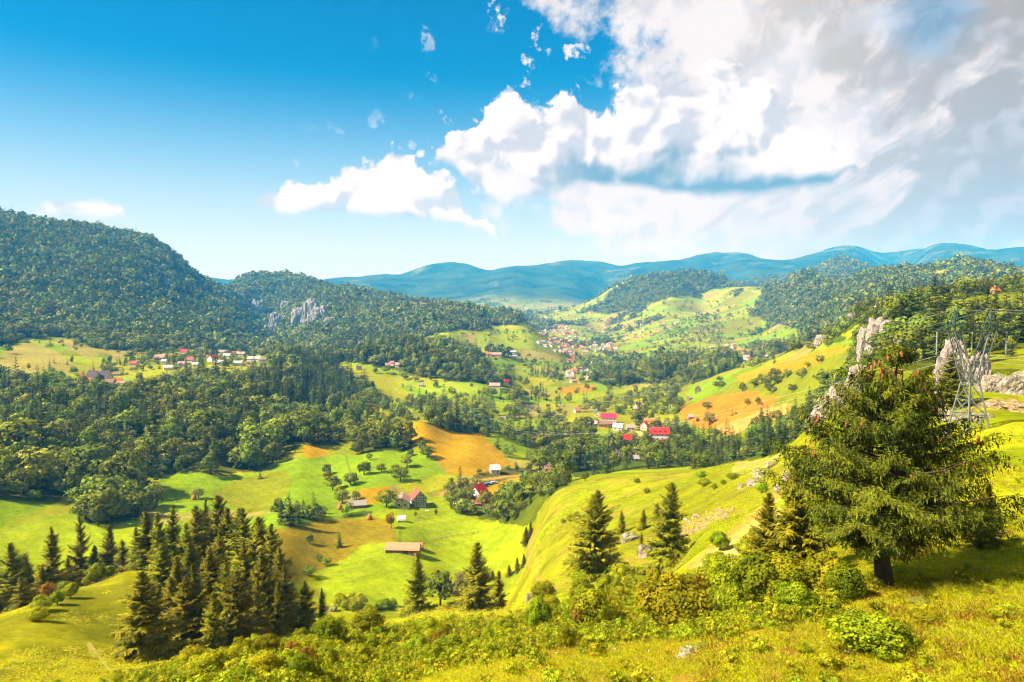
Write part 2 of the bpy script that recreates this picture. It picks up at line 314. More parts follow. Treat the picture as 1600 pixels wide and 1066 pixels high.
# ------------------------------------------------------------------ lie of the land: surveyed points (column, row in the photograph, distance in metres)
SURVEY = [
 # foreground hill
 (-300,1330,20),(0,1290,20),(400,1180,20),(800,1092,20),(1200,1072,20),(1600,1060,20),(1900,1055,20),
 (800,1045,26),(1100,1020,26),(1380,1000,26),(1600,985,26),(500,1090,26),
 (1380,916,35),(1600,912,34),(1800,910,34),(1200,945,36),(1000,985,38),(800,1010,40),(600,1040,42),
 (1600,800,55),(1800,800,55),(1500,800,56),(1600,700,90),(1800,700,90),(1520,674,112),(1440,708,95),(1600,652,124),(1450,665,124),(1350,760,72),(1270,850,55),
 (-200,1240,34),(150,1095,38),(250,1056,42),(350,1026,46),(450,1010,50),(560,996,54),(650,990,56),(750,982,58),(850,968,60),(950,950,60),(1050,932,60),(1150,908,58),
 # slope below it
 (600,985,100),(650,962,118),(745,964,116),(850,935,105),(935,903,100),(1052,888,97),(1000,905,85),(1100,840,92),(1150,870,74),(1150,800,112),(1200,760,125),(1250,720,135),(1300,660,142),(1345,608,145),(1380,590,150),
 (480,1000,95),(420,1010,92),
 # left meadow and its rim
 (-200,1150,72),(0,1070,80),(100,1005,100),(215,1030,95),(350,1020,96),(100,925,138),(0,962,125),(-150,1020,115),(200,892,150),(300,925,142),(400,962,125),(250,890,160),(150,960,118),
 (-150,1030,160),(0,985,170),(130,945,185),(230,905,200),(330,930,180),(440,965,165),(520,985,165),(600,995,180),(700,980,180),(800,945,185),
 # basin with the long barn
 (560,900,246),(630,858,271),(700,938,226),(480,925,232),(800,850,268),(820,900,236),(653,790,345),(760,788,350),(500,800,338),(450,832,292),(440,885,245),(560,815,318),(720,800,335),(620,945,222),(380,880,260),(300,850,290),
 # spur at the right of the basin
 (830,860,215),(840,795,265),(880,757,268),(950,743,250),(1050,738,230),(1150,722,200),(1230,700,168),(1262,672,158),(960,790,190),(1050,790,160),(900,850,165),(850,900,165),(1130,760,150),(1000,760,205),
 # valley behind the spur
 (840,762,340),(950,745,330),(1050,738,330),(1150,727,320),(1230,712,280),(1290,690,240),
 (900,742,400),(1000,724,430),(1100,718,410),(1200,694,350),(1270,668,290),
 # west meadow, green hillside, golden field
 (-200,835,320),(0,832,332),(100,802,362),(170,768,400),(290,775,395),(280,742,440),(350,752,425),(420,760,405),(480,704,462),(500,745,415),(560,712,445),(620,700,455),(640,680,482),(652,657,502),(700,690,470),(790,730,425),(740,690,475),(800,755,385),(690,755,385),
 (600,668,520),(660,665,560),(740,675,560),(800,690,520),(850,712,480),
 # west wood
 (-250,780,370),(0,785,372),(100,700,485),(0,650,605),(-200,650,605),(200,650,565),(300,690,490),(400,640,605),(480,690,485),(250,612,705),(160,602,765),(120,606,745),(540,660,600),
 (350,572,905),(400,577,885),(300,580,860),(430,562,930),(50,562,955),(0,580,860),(-200,580,860),(0,540,1110),(-200,540,1110),(130,548,1060),(200,557,1010),(260,566,930),
 (500,600,830),(530,575,960),(480,570,950),
 # valley floor towards the village
 (700,640,650),(760,622,760),(600,640,660),(650,620,785),(580,590,870),(620,600,850),(700,610,800),(850,700,520),(850,660,650),(900,640,710),(960,652,660),(1000,664,620),(1025,692,530),(950,675,570),(900,690,520),
 (880,600,1010),(800,590,1000),(820,620,800),(930,615,860),(1000,612,860),(1000,582,1110),(900,562,1500),(820,560,1350),(880,537,2000),(760,555,1250),
 (1050,578,1010),(1100,572,1110),(1100,590,900),(1130,575,1000),
 # middle wooded ridge
 (530,562,1060),(580,548,1110),(640,538,1110),(700,548,1060),(745,572,960),(780,598,870),(650,592,860),(690,575,900),
 (560,560,1350),(650,552,1350),(740,552,1300),
 # north-east slope with the orange fields
 (1060,642,660),(1080,655,590),(1120,672,520),(1160,685,440),(1200,642,485),(1230,660,420),(1280,602,425),(1290,572,460),(1150,620,580),(1320,575,400),(1260,640,390),(1330,620,280),(1380,585,230),
 (1240,553,610),(1170,578,690),(1100,600,790),(1300,525,540),(1345,500,480),(1400,480,465),(1500,463,455),(1600,457,450),(1800,450,450),
 (1380,560,300),(1390,512,330),(1440,545,285),(1440,512,320),(1550,520,300),(1550,482,385),(1480,560,230),(1600,560,220),(1800,560,220),(1600,520,290),
 (1480,600,160),(1600,612,160),(1540,635,135),(1600,632,140),(1800,630,140),
 # behind it
 (1600,480,900),(1500,490,900),(1400,505,900),(1300,545,900),(1240,565,900),(1800,480,900),
 # far right valley sides
 (1200,556,1210),(1250,532,1310),(1300,503,1410),(1400,468,1510),(1500,470,1500),(1600,465,1500),(1150,562,1300),(1100,542,1710),(1200,522,1910),(1000,542,1900),(1000,516,2400),(1100,502,2400),
 (1230,502,1910),(1250,482,2010),(1320,452,2010),(1350,434,2210),(1400,428,2400),(1450,424,2600),(1500,411,2700),(1540,417,2700),(1570,423,2600),(1600,430,2500),(1750,430,2500),
 (1400,470,3700),(1500,465,3700),(1600,465,3700),(1300,465,3400),
 (950,492,3200),(1000,492,2900),(1100,472,3000),(1180,470,2600),(1160,455,2900),(1210,447,2750),(1270,434,2550),(1310,448,2400),(1240,440,2650),
 (900,516,2600),(860,502,3200),(840,492,3600),(800,500,3000),(780,515,2400),
 (930,480,3400),(960,462,3400),(1000,442,3400),(1050,432,3400),(1100,433,3400),(1130,447,3300),(1000,490,4600),(1100,480,4600),(1200,475,3600),
 (1250,432,4500),(1285,418,4500),(1320,406,4500),(1345,416,4500),(1375,430,4500),(1180,442,4700),(1150,446,4600),(1420,440,5000),(1480,432,5200),(1550,436,5000),(1600,436,5000),(1320,455,6500),(1450,455,6500),(1600,455,6500),
 # west mountain
 (0,528,1210),(-250,528,1210),(100,523,1260),(200,543,1160),(300,545,1210),(400,546,1410),(430,546,1460),
 (0,430,1700),(-250,420,1700),(100,430,1700),(200,460,1600),(300,482,1700),(350,502,1700),
 (-300,320,2200),(-150,328,2200),(0,340,2200),(60,353,2200),(130,360,2300),(200,370,2300),(250,387,2300),(275,404,2300),(300,430,2300),(330,448,2300),(360,472,2200),(390,502,2000),(415,532,1800),
 (-250,470,3600),(0,470,3600),(200,475,3600),(300,478,3300),(340,480,3000),
 # gorge hills
 (370,443,2850),(400,439,2850),(440,442,2750),(480,449,2550),(520,453,2450),(560,461,2300),(600,468,2200),(650,475,2100),(700,480,2000),(740,481,1920),(790,491,1820),(815,502,1950),
 (560,503,1800),(460,530,1700),(600,512,1620),(700,502,1620),(650,522,1500),(780,508,1720),(700,522,1420),(480,546,1500),(550,542,1420),(436,522,2100),(412,505,2350),(420,440,2800),(460,445,2650),(462,514,2050),(484,475,2200),(486,505,1900),
 (760,523,1500),(700,533,1350),(825,533,1500),
 (400,470,3900),(500,475,3600),(600,482,3400),(700,490,3200),(770,498,3000),
 # blue mountains
 (-300,450,9000),(0,450,9000),(200,450,9000),(330,438,9000),(365,444,9500),(420,441,10000),(480,440,10000),(540,434,10000),(600,427,10000),(660,421,10500),(720,416,10500),(800,414,11000),(870,408,12000),(940,411,13000),(1000,411,13000),(1050,406,13000),(1100,403,13000),(1170,397,13000),(1250,403,14000),(1350,401,15000),(1450,396,16000),(1540,389,16000),(1600,384,16000),(1750,384,16000),
 (760,432,8800),(850,436,8000),(890,450,7000),(920,470,6000),(700,445,8000),(620,450,7500),
 (840,488,4700),(700,480,5000),(600,475,5400),(500,468,5500),(950,452,8500),(1050,445,8500),(1150,438,9000),(1300,432,10000),(1450,430,10500),(1600,428,10500),
 (300,460,6500),(0,465,6500),
 (600,445,14000),(800,440,15500),(1000,440,17000),(1200,430,19000),(1400,425,20000),(1600,420,20000),(0,460,14000),
 (1280,399,25000),(1350,393,25000),(1395,391,25000),(1418,387,25000),(1450,391,25000),(1490,392,25000),(1560,402,25000),(1200,415,25000),(900,440,25000),(500,450,25000),(0,455,25000),(1700,405,25000),
 (-300,470,31000),(200,470,31000),(800,465,31000),(1400,455,31000),(1900,460,31000),
]
SURVEY_Z = [(a, d, z) for d, z in ((3, -9.6), (8, -10.2)) for a in (-1.6, -0.8, 0, 0.8, 1.6)] + \
           [(s * 1.55, d, z) for s in (-1, 1) for d, z in ((40, -14), (120, -30), (400, -60), (1200, -60), (4000, 0), (8000, 120), (12500, 0))]
AZS = 4.6
def build_survey():
    P = []; T = []
    for px, py, d in SURVEY:
        d = d if d < 6000 else 6000 * (d / 6000) ** 0.45        # the blue ranges stand 7 to 12 km away
        a, e = pixel_angles(px, py); P.append((a * AZS, math.log(d))); T.append(math.tan(e))
    for a, d, z in SURVEY_Z: P.append((a * AZS, math.log(d))); T.append(z / d)
    P = np.array(P); T = np.array(T); n = len(P)
    D = np.sqrt(((P[:, None] - P[None]) ** 2).sum(-1) + 0.15 ** 2)
    A = np.zeros((n + 3, n + 3)); A[:n, :n] = D - 2e-3 * np.eye(n); A[:n, n] = 1; A[:n, n + 1:] = P; A[n:, :n] = A[:n, n:].T
    w = np.linalg.solve(A, np.r_[T, 0, 0, 0])
    return P.astype(np.float32), w.astype(np.float32)
SP, SW = build_survey()
def survey_t(az, lr):
    out = np.empty(az.size, np.float32); q = np.c_[az.ravel() * AZS, lr.ravel()].astype(np.float32); n = len(SP)
    for i in range(0, len(q), 60000):
        c = q[i:i + 60000]
        D = np.sqrt((c[:, 0:1] - SP[None, :, 0]) ** 2 + (c[:, 1:2] - SP[None, :, 1]) ** 2 + 0.0225)
        out[i:i + 60000] = D @ SW[:n] + SW[n] + c @ SW[n + 1:]
    return out.reshape(az.shape)
# sheet of ground: fine where the photograph looks, coarse to the sides
AZ = np.r_[np.linspace(-1.5, -0.70, 60, endpoint=False), np.linspace(-0.70, 0.70, 760), np.linspace(0.70, 1.5, 61)[1:]]
LR = np.r_[np.linspace(math.log(3), math.log(16), 24, endpoint=False), np.linspace(math.log(16), math.log(60), 110, endpoint=False), np.linspace(math.log(60), math.log(3200), 660, endpoint=False), np.linspace(math.log(3200), math.log(12600), 170)]
GA, GL = np.meshgrid(AZ, LR)               # rows: distance, columns: direction
GR = np.exp(GL); GX = GR * np.sin(GA); GY = GR * np.cos(GA)
def coarse_t():
    """the survey surface on every third line, filled in smoothly"""
    ia = np.unique(np.r_[np.arange(0, len(AZ), 3), len(AZ) - 1]); il = np.unique(np.r_[np.arange(0, len(LR), 3), len(LR) - 1])
    t = survey_t(*np.meshgrid(AZ[ia], LR[il])).astype(np.float64)
    t1 = np.array([np.interp(AZ, AZ[ia], row) for row in t])
    return np.array([np.interp(LR, LR[il], c) for c in t1.T]).T
GZ = coarse_t() * GR
def sstep(x, a, b):
    t = np.clip((x - a) / (b - a), 0, 1); return t * t * (3 - 2 * t)
def relief():
    z = np.zeros_like(GR)
    for wl, amp, seed in ((3.0, 0.10, 1), (9, 0.32, 2), (28, 0.8, 3), (90, 2.2, 4), (300, 7.0, 5)):
        # each wavelength shows only where it is small against the distance and large against the mesh
        w = sstep(GR, wl * 5, wl * 12) * (1 - sstep(GR, wl * 120, wl * 260))
        z += w * amp * fbm(GX / wl, GY / wl, 2, seed)
    far = sstep(GR, 4500, 6500)
    rid = 1 - np.abs(fbm(GX / 1150 + 0.3 * fbm(GX / 1800, GY / 1800, 2, 21), GY / 1150, 6, 11, 0.56)) * 2
    z += far * (rid - 0.6) * 36
    mid = sstep(GR, 1100, 1500) * (1 - sstep(GR, 5000, 7000))
    rid2 = 1 - np.abs(fbm(GX / 420, GY / 420, 4, 31)) * 2
    steep = sstep(GZ, -90, 10)
    z += mid * (rid2 - 0.55) * 26 * (0.15 + 0.85 * steep)
    return z
GZ = GZ + relief() + CZ
def ground(x, y):
    """height of the ground sheet at x, y"""
    x = np.asarray(x, float); y = np.asarray(y, float)
    a = np.arctan2(x, y); l = np.log(np.maximum(np.hypot(x, y), 3.01))
    fi = np.interp(l, LR, np.arange(len(LR))); fj = np.interp(a, AZ, np.arange(len(AZ)))
    i = np.clip(fi.astype(int), 0, len(LR) - 2); j = np.clip(fj.astype(int), 0, len(AZ) - 2); u = fi - i; v = fj - j
    return (GZ[i, j] * (1 - u) + GZ[i + 1, j] * u) * (1 - v) + (GZ[i, j + 1] * (1 - u) + GZ[i + 1, j + 1] * u) * v
def project(x, y, z):
    z = z - CZ; zc = np.maximum(y * math.cos(PITCH) - z * math.sin(PITCH), 0.01); yc = y * math.sin(PITCH) + z * math.cos(PITCH)
    return 800 + FPX * x / zc, 533 - FPX * yc / zc
def at(px, py, dmin=5.0, dmax=12600.0):
    """the point of the ground that the photograph shows at column px, row py (first one between dmin and dmax)"""
    a, e = pixel_angles(px, py); t = math.tan(e)
    j = min(max(int(np.interp(a, AZ, np.arange(len(AZ)))), 0), len(AZ) - 2); v = (a - AZ[j]) / (AZ[j + 1] - AZ[j])
    rr = np.exp(LR); g = (GZ[:, j] * (1 - v) + GZ[:, j + 1] * v - CZ) / rr
    ok = np.where((rr >= dmin) & (rr <= dmax))[0]; g2 = g[ok] - t
    hit = np.where(g2 >= 0)[0]
    k = ok[hit[0]] if len(hit) else ok[np.argmax(g2)]
    if len(hit) and hit[0] > 0:
        k0 = k - 1; u = (t - g[k0]) / (g[k] - g[k0] + 1e-12); d = rr[k0] + (rr[k] - rr[k0]) * u
    else: d = rr[k]
    x, y = d * math.sin(a), d * math.cos(a)
    return Vector((x, y, float(ground(x, y))))
# ------------------------------------------------------------------ land cover: meadows, fields and woods as outlines (photograph column, row) within a range of distance
GREEN = (0.160, 0.250, 0.006); LIME = (0.215, 0.275, 0.006); GOLD = (0.330, 0.200, 0.006); ORANGE = (0.42, 0.165, 0.012); TAN = (0.42, 0.235, 0.075)
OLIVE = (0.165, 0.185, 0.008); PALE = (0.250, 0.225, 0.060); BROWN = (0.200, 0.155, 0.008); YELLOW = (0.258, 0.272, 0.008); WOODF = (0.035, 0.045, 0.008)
STRAW = (0.240, 0.245, 0.012); SAND = (0.46, 0.37, 0.16); SCREE = (0.30, 0.22, 0.16); EARTH = (0.24, 0.11, 0.035)
# name, density, share of conifers, nearest, farthest, outline
WOODS = [
 ("west_mountain", 1.0, .22, 1090, 3400, [(-500,300),(0,322),(140,340),(250,370),(300,415),(345,445),(420,528),(445,556),(400,552),(330,548),(250,554),(190,550),(150,548),(110,528),(80,526),(40,531),(0,545),(-500,560)]),
 ("gorge", 1.0, .16, 1280, 3400, [(330,445),(360,438),(400,425),(480,436),(560,448),(660,464),(740,468),(800,478),(835,498),(810,508),(760,508),(690,520),(650,532),(560,552),(440,560),(400,525),(350,470)]),
 ("west_wood", 1.0, .26, 375, 1060, [(-500,590),(0,596),(60,598),(100,612),(200,617),(260,600),(320,592),(420,592),(415,560),(440,552),(520,563),(550,590),(580,607),(600,627),(585,650),(560,665),(545,672),(560,690),(480,698),(470,697),(400,738),(330,744),(290,737),(250,745),(180,742),(165,755),(60,795),(0,815),(-500,835)]),
 ("west_wood", 1.0, .75, 560, 1080, [(380,600),(430,552),(530,566),(555,590),(560,640),(500,650),(440,640)]),
 ("west_wood", 1.0, .15, 330, 440, [(120,790),(155,772),(190,750),(236,755),(252,780),(245,796),(212,812),(165,826),(122,818)]),
 ("village_slope", .45, .35, 860, 1200, [(180,560),(260,548),(340,540),(430,548),(430,575),(330,592),(220,602),(150,575)]),
 ("village_slope", .35, .45, 860, 1150, [(0,575),(60,585),(110,585),(200,575),(220,600),(100,605),(0,600)]),
 ("middle_ridge", 1.0, .62, 840, 1290, [(515,562),(550,546),(590,538),(600,526),(640,518),(700,530),(755,560),(800,592),(790,625),(750,612),(720,606),(690,592),(660,590),(633,584),(600,574),(560,568)]),
 ("golden_hill", 1.0, .55, 470, 640, [(655,645),(670,630),(720,640),(768,652),(762,680),(704,674),(669,661)]),
 ("golden_hill", 1.0, .25, 440, 510, [(545,690),(590,668),(618,680),(645,690),(652,704),(590,705),(560,714)]),
 ("golden_hill", .55, .3, 520, 900, [(565,640),(600,632),(640,630),(650,612),(700,625),(720,640),(690,650),(655,645),(600,665),(560,668)]),
 ("valley", .42, .4, 500, 1000, [(700,617),(745,615),(800,615),(870,620),(890,640),(870,680),(850,700),(770,676),(768,652),(724,640)]),
 ("valley", .68, .28, 385, 640, [(752,672),(772,680),(850,713),(850,730),(900,745),(950,752),(1060,742),(1150,735),(1262,700),(1300,640),(1250,665),(1200,690),(1110,692),(1060,702),(1046,672),(1000,656),(990,680),(930,692),(925,672),(880,665),(860,690),(800,680)]),
 ("conifer_belt", 1.0, .85, 250, 520, [(1085,692),(1180,680),(1260,645),(1300,625),(1290,690),(1230,705),(1150,726),(1085,735)]),
 ("valley", .8, .55, 850, 1290, [(920,592),(960,570),(1000,560),(1060,540),(1120,552),(1155,572),(1090,598),(1000,600),(950,605)]),
 ("valley", .6, .12, 560, 940, [(930,642),(990,615),(1050,590),(1080,590),(1074,630),(1062,655),(1030,652),(1000,662),(960,650)]),
 ("valley", .4, .35, 850, 1700, [(760,560),(870,560),(920,560),(960,565),(920,595),(860,600),(800,596),(770,590)]),
 ("east_slope", .55, .1, 380, 640, [(1158,605),(1222,588),(1273,575),(1320,548),(1330,610),(1300,640),(1240,640),(1225,622),(1172,608)]),
 ("east_slope", .8, .15, 180, 430, [(1240,645),(1300,610),(1345,575),(1345,600),(1270,672),(1235,680)]),
 ("east_hill", .95, .28, 170, 540, [(1255,545),(1292,512),(1340,488),(1400,466),(1500,452),(1700,438),(1700,625),(1540,600),(1480,590),(1400,575),(1340,580),(1320,548),(1330,530)]),
 ("far_hill", 1.0, .62, 2900, 3900, [(922,488),(960,452),(1000,432),(1050,421),(1100,421),(1138,440),(1100,458),(1050,465),(1000,480),(950,492)]),
 ("far_slopes", 1.0, .25, 1250, 3300, [(1165,500),(1185,470),(1195,446),(1230,430),(1300,428),(1340,422),(1400,412),(1500,398),(1700,410),(1700,500),(1400,500),(1290,530),(1230,556),(1180,562),(1195,540),(1246,513),(1188,500),(1140,515)]),
 ("far_slopes", .5, .45, 1250, 1900, [(1060,545),(1130,545),(1200,534),(1250,520),(1240,556),(1170,565),(1100,562)]),
 ("far_slopes", .4, .4, 1800, 3000, [(1010,520),(1060,500),(1120,490),(1134,505),(1130,535),(1080,540)]),
 ("basin_hedge", .95, .06, 240, 410, [(692,770),(704,757),(738,768),(748,793),(776,799),(806,786),(824,768),(880,750),(892,760),(852,783),(836,816),(828,824),(790,819),(738,809),(720,806)]),
 ("basin_hedge", .9, .05, 330, 440, [(722,752),(740,740),(770,735),(800,730),(850,735),(880,745),(850,748),(790,750),(760,762),(735,768)]),
 ("basin_clump", 1.0, .3, 285, 350, [(436,818),(445,790),(460,782),(480,785),(500,800),(512,806),(505,815),(470,822)]),
 ("basin_clump", .8, .0, 300, 350, [(530,808),(545,800),(585,796),(592,803),(560,809)]),
 ("far_peak", 1.0, .3, 3900, 5800, [(1100,470),(1150,440),(1250,425),(1320,396),(1400,428),(1700,425),(1700,470)]),
]
# colour, trees left standing, nearest, farthest, outline
FIELDS = [
 (PALE, .03, 840, 1150, [(-500,545),(0,556),(12,545),(37,533),(68,540),(111,563),(111,583),(68,580),(34,590),(0,577),(-500,600)]),
 (PALE, .05, 940, 1200, [(81,528),(108,529),(155,553),(145,563),(101,543)]), (PALE, .05, 900, 1200, [(172,553),(193,551),(189,563),(169,567)]),
 (LIME, .05, 700, 860, [(98,589),(128,590),(128,598),(98,599)]), (LIME, .05, 700, 880, [(182,586),(213,590),(203,598),(179,597)]),
 (YELLOW, .0, 800, 980, [(314,573),(358,577),(412,570),(405,587),(372,584),(314,581)]), (YELLOW, .05, 880, 1150, [(277,560),(311,543),(338,538),(338,546),(290,557)]),
 (OLIVE, .02, 600, 860, [(399,590),(412,588),(408,602),(400,604)]),
 (YELLOW, .01, 560, 1080, [(523,569),(559,574),(589,584),(633,596),(620,603),(646,616),(643,630),(609,626),(589,616),(576,603),(549,586)]),
 (GOLD, .02, 550, 800, [(569,626),(592,633),(589,645),(572,640)]), (LIME, .05, 600, 1000, [(633,584),(657,594),(694,612),(690,618),(657,607),(633,597)]),
 (LIME, .04, 600, 950, [(684,600),(704,595),(746,613),(724,618),(690,607)]), (GREEN, .03, 520, 800, [(717,630),(768,650),(741,655),(719,641)]),
 (YELLOW, .03, 900, 1350, [(540,545),(556,536),(590,547),(578,556),(545,553)]),
 (GOLD, .003, 380, 560, [(620,667),(655,651),(667,662),(704,675),(751,677),(782,708),(802,728),(758,738),(714,746),(694,728),(670,704),(650,691),(630,684)]),
 (YELLOW, .02, 440, 560, [(545,674),(582,664),(620,660),(620,678),(549,684)]),
 (GREEN, .006, 330, 500, [(400,738),(478,708),(545,713),(589,704),(650,704),(687,728),(714,746),(643,755),(609,758),(559,765),(501,802),(434,799),(250,799),(250,747),(290,736),(330,743),(370,745)]),
 (GOLD, .01, 420, 500, [(474,700),(500,697),(515,704),(515,712),(481,716)]),
 (OLIVE, .002, 330, 470, [(331,770),(385,746),(452,733),(449,773),(422,797),(378,807)]),
 (GOLD, .0, 330, 420, [(559,765),(609,758),(616,768),(589,782),(569,786)]),
 (YELLOW, .0, 330, 430, [(614,759),(643,753),(704,740),(714,751),(690,769),(663,773),(636,766)]),
 (GOLD, .01, 300, 430, [(757,766),(775,754),(852,746),(883,751),(822,765),(805,782),(771,793)]),
 (LIME, .0, 200, 380, [(667,774),(694,775),(724,809),(798,826),(822,860),(792,892),(740,899),(652,950),(576,955),(505,940),(484,903),(549,870),(562,849),(619,845),(623,816),(560,812),(603,795),(640,790)]),
 (BROWN, .004, 220, 345, [(437,829),(518,812),(589,809),(621,822),(619,846),(559,851),(545,873),(484,903),(454,912),(420,880)]),
 (GREEN, .0, 480, 640, [(771,680),(800,688),(849,713),(849,732),(815,726),(795,715)]),
 (LIME, .02, 600, 900, [(888,623),(915,610),(989,598),(992,613),(935,617),(894,638)]), (YELLOW, .05, 750, 1100, [(800,597),(835,588),(857,589),(866,600),(830,608),(800,610)]),
 (GOLD, .05, 700, 1000, [(871,607),(905,600),(931,600),(931,611),(877,617)]), (LIME, .0, 500, 620, [(925,677),(962,670),(989,680),(960,690),(928,690)]),
 (LIME, .03, 560, 760, [(955,632),(972,627),(972,640),(955,640)]), (YELLOW, .03, 600, 800, [(990,620),(1006,618),(1006,630),(992,630)]),
 (GREEN, .03, 900, 1500, [(748,563),(770,560),(812,562),(812,572),(770,575)]), (LIME, .05, 850, 1300, [(790,578),(815,572),(830,578),(826,590),(795,592)]),
 (OLIVE, .05, 420, 820, [(1062,600),(1151,586),(1239,562),(1307,539),(1335,560),(1290,620),(1240,660),(1160,690),(1100,690),(1060,660)]),
 (GREEN, .01, 560, 820, [(1077,590),(1138,586),(1151,596),(1124,613),(1080,631),(1074,616)]),
 (GOLD, .01, 420, 720, [(1149,587),(1239,562),(1307,539),(1322,545),(1275,571),(1222,584),(1158,601)]),
 (ORANGE, .004, 440, 700, [(1060,637),(1110,622),(1171,610),(1219,623),(1205,637),(1124,664),(1104,668),(1070,658)]),
 (TAN, .004, 400, 620, [(1124,665),(1229,630),(1238,637),(1205,657),(1140,682),(1124,676)]),
 (GREEN, .02, 1300, 2100, [(1131,540),(1180,527),(1246,513),(1248,524),(1205,533),(1144,543)]),
 (OLIVE, .06, 1500, 2600, [(1134,502),(1160,496),(1188,495),(1190,512),(1138,523)]), (PALE, .03, 1700, 3200, [(1215,440),(1235,436),(1240,446),(1220,450)]),
 (OLIVE, .04, 1900, 3200, [(1121,478),(1168,454),(1182,458),(1151,475),(1124,481)]), (LIME, .05, 520, 850, [(768,630),(798,629),(819,640),(800,648),(782,647)]), (LIME, .05, 480, 700, [(800,652),(835,655),(840,668),(812,668)]), (YELLOW, .05, 560, 800, [(840,630),(866,626),(872,640),(850,645)]), (LIME, .06, 560, 760, [(690,648),(712,645),(735,655),(715,662)]), (LIME, .05, 700, 1000, [(700,600),(740,598),(760,612),(730,614)]), (GREEN, .05, 430, 560, [(1060,660),(1090,670),(1110,690),(1080,694)]),
 (PALE, .04, 2000, 3200, [(1452,425),(1478,421),(1485,435),(1462,436)]), (PALE, .06, 1700, 3500, [(603,466),(657,473),(697,476),(663,482),(648,481),(620,472)]),
 (LIME, .05, 1300, 1900, [(678,524),(705,520),(728,540),(690,538)]), (PALE, .05, 1300, 1900, [(720,524),(742,518),(745,540),(728,538)]), (LIME, .08, 1250, 1950, [(745,518),(780,510),(830,520),(834,545),(800,546),(750,540)]),
 (LIME, .06, 1700, 3000, [(790,505),(830,500),(836,508),(800,512)]),
 (OLIVE, .05, 330, 520, [(1478,470),(1543,460),(1700,452),(1700,480),(1550,483),(1499,487),(1470,487)]), (YELLOW, .1, 300, 560, [(1315,522),(1344,506),(1352,514),(1337,534)]),
 (GOLD, .1, 150, 330, [(1520,535),(1530,530),(1528,545),(1518,545)]), (OLIVE, .15, 150, 260, [(1540,555),(1600,545),(1700,545),(1700,575),(1545,580)]),
 (STRAW, .002, 300, 420, [(0,822),(60,797),(120,776),(178,748),(166,766),(135,786),(115,800),(0,826)]), (LIME, .0, 240, 400, [(-500,850),(0,824),(115,799),(122,818),(165,826),(150,850),(80,900),(0,930),(-500,950)]),
]
# worn tracks: colour, width in metres, nearest, farthest, line
TRACKS = [(TAN, 2.2, 300, 480, [(690,772),(712,757),(745,751),(790,745),(850,742),(890,742)]), (SAND, .35, 60, 160, [(140,1005),(150,1018),(165,1040),(190,1066)]), (STRAW, .6, 100, 300, [(822,935),(833,890),(838,840),(842,800),(870,768),(930,752)]), (STRAW, 1.2, 380, 520, [(700,735),(722,705),(730,690),(742,678)]),
 (TAN, 1.0, 60, 160, [(1080,885),(1120,850),(1170,812),(1215,775),(1240,740)]), (SAND, 3.0, 480, 640, [(984,708),(992,698),(1003,688),(1000,676),(985,672)]), (STRAW, 1.0, 220, 360, [(622,848),(650,880),(700,900),(760,895)]), (TAN, 2.5, 800, 2000, [(905,600),(897,585),(905,570),(890,555),(880,540)]), (OLIVE, 1.2, 330, 480, [(250,760),(330,770),(400,765),(450,750),(520,740)])]
def inside(px, py, poly):
    m = np.zeros(px.shape, bool); n = len(poly)
    xs = [p[0] for p in poly]; ys = [p[1] for p in poly]
    sel = np.where((px > min(xs)) & (px < max(xs)) & (py > min(ys)) & (py < max(ys)))[0]
    if not len(sel): return m
    x = px[sel]; y = py[sel]; c = np.zeros(len(sel), bool)
    for i in range(n):
        x1, y1 = poly[i]; x2, y2 = poly[i - 1]
        if y1 == y2: continue
        c ^= ((y1 > y) != (y2 > y)) & (x < (x2 - x1) * (y - y1) / (y2 - y1) + x1)
    m[sel] = c
    return m
def patchwork(x, y, size, seed):
    """strip fields: nearest of jittered points; gives a random number of the plot and the distance to its border"""
    a = 0.5; u = (x * math.cos(a) + y * math.sin(a)) / size; v = (-x * math.sin(a) + y * math.cos(a)) / (size * 0.62)
    ui = np.floor(u); vi = np.floor(v); f1 = np.full(x.shape, 9.0); f2 = f1.copy(); cid = np.zeros(x.shape)
    for i in (-1, 0, 1):
        for j in (-1, 0, 1):
            cu = ui + i; cv = vi + j
            hx = np.abs(np.sin(cu * 127.1 + cv * 311.7 + seed) * 43758.5453) % 1; hy = np.abs(np.sin(cu * 269.5 + cv * 183.3 + seed) * 24634.6345) % 1
            d = np.hypot(cu + 0.15 + 0.7 * hx - u, cv + 0.15 + 0.7 * hy - v)
            near = d < f1
            f2 = np.where(near, f1, np.minimum(f2, d)); f1 = np.where(near, d, f1); cid = np.where(near, (hx * 7.31 + hy * 3.77) % 1, cid)
    return cid, (f2 - f1) * size * 0.5
REGIONS = ["open"] + list(dict.fromkeys(w[0] for w in WOODS))
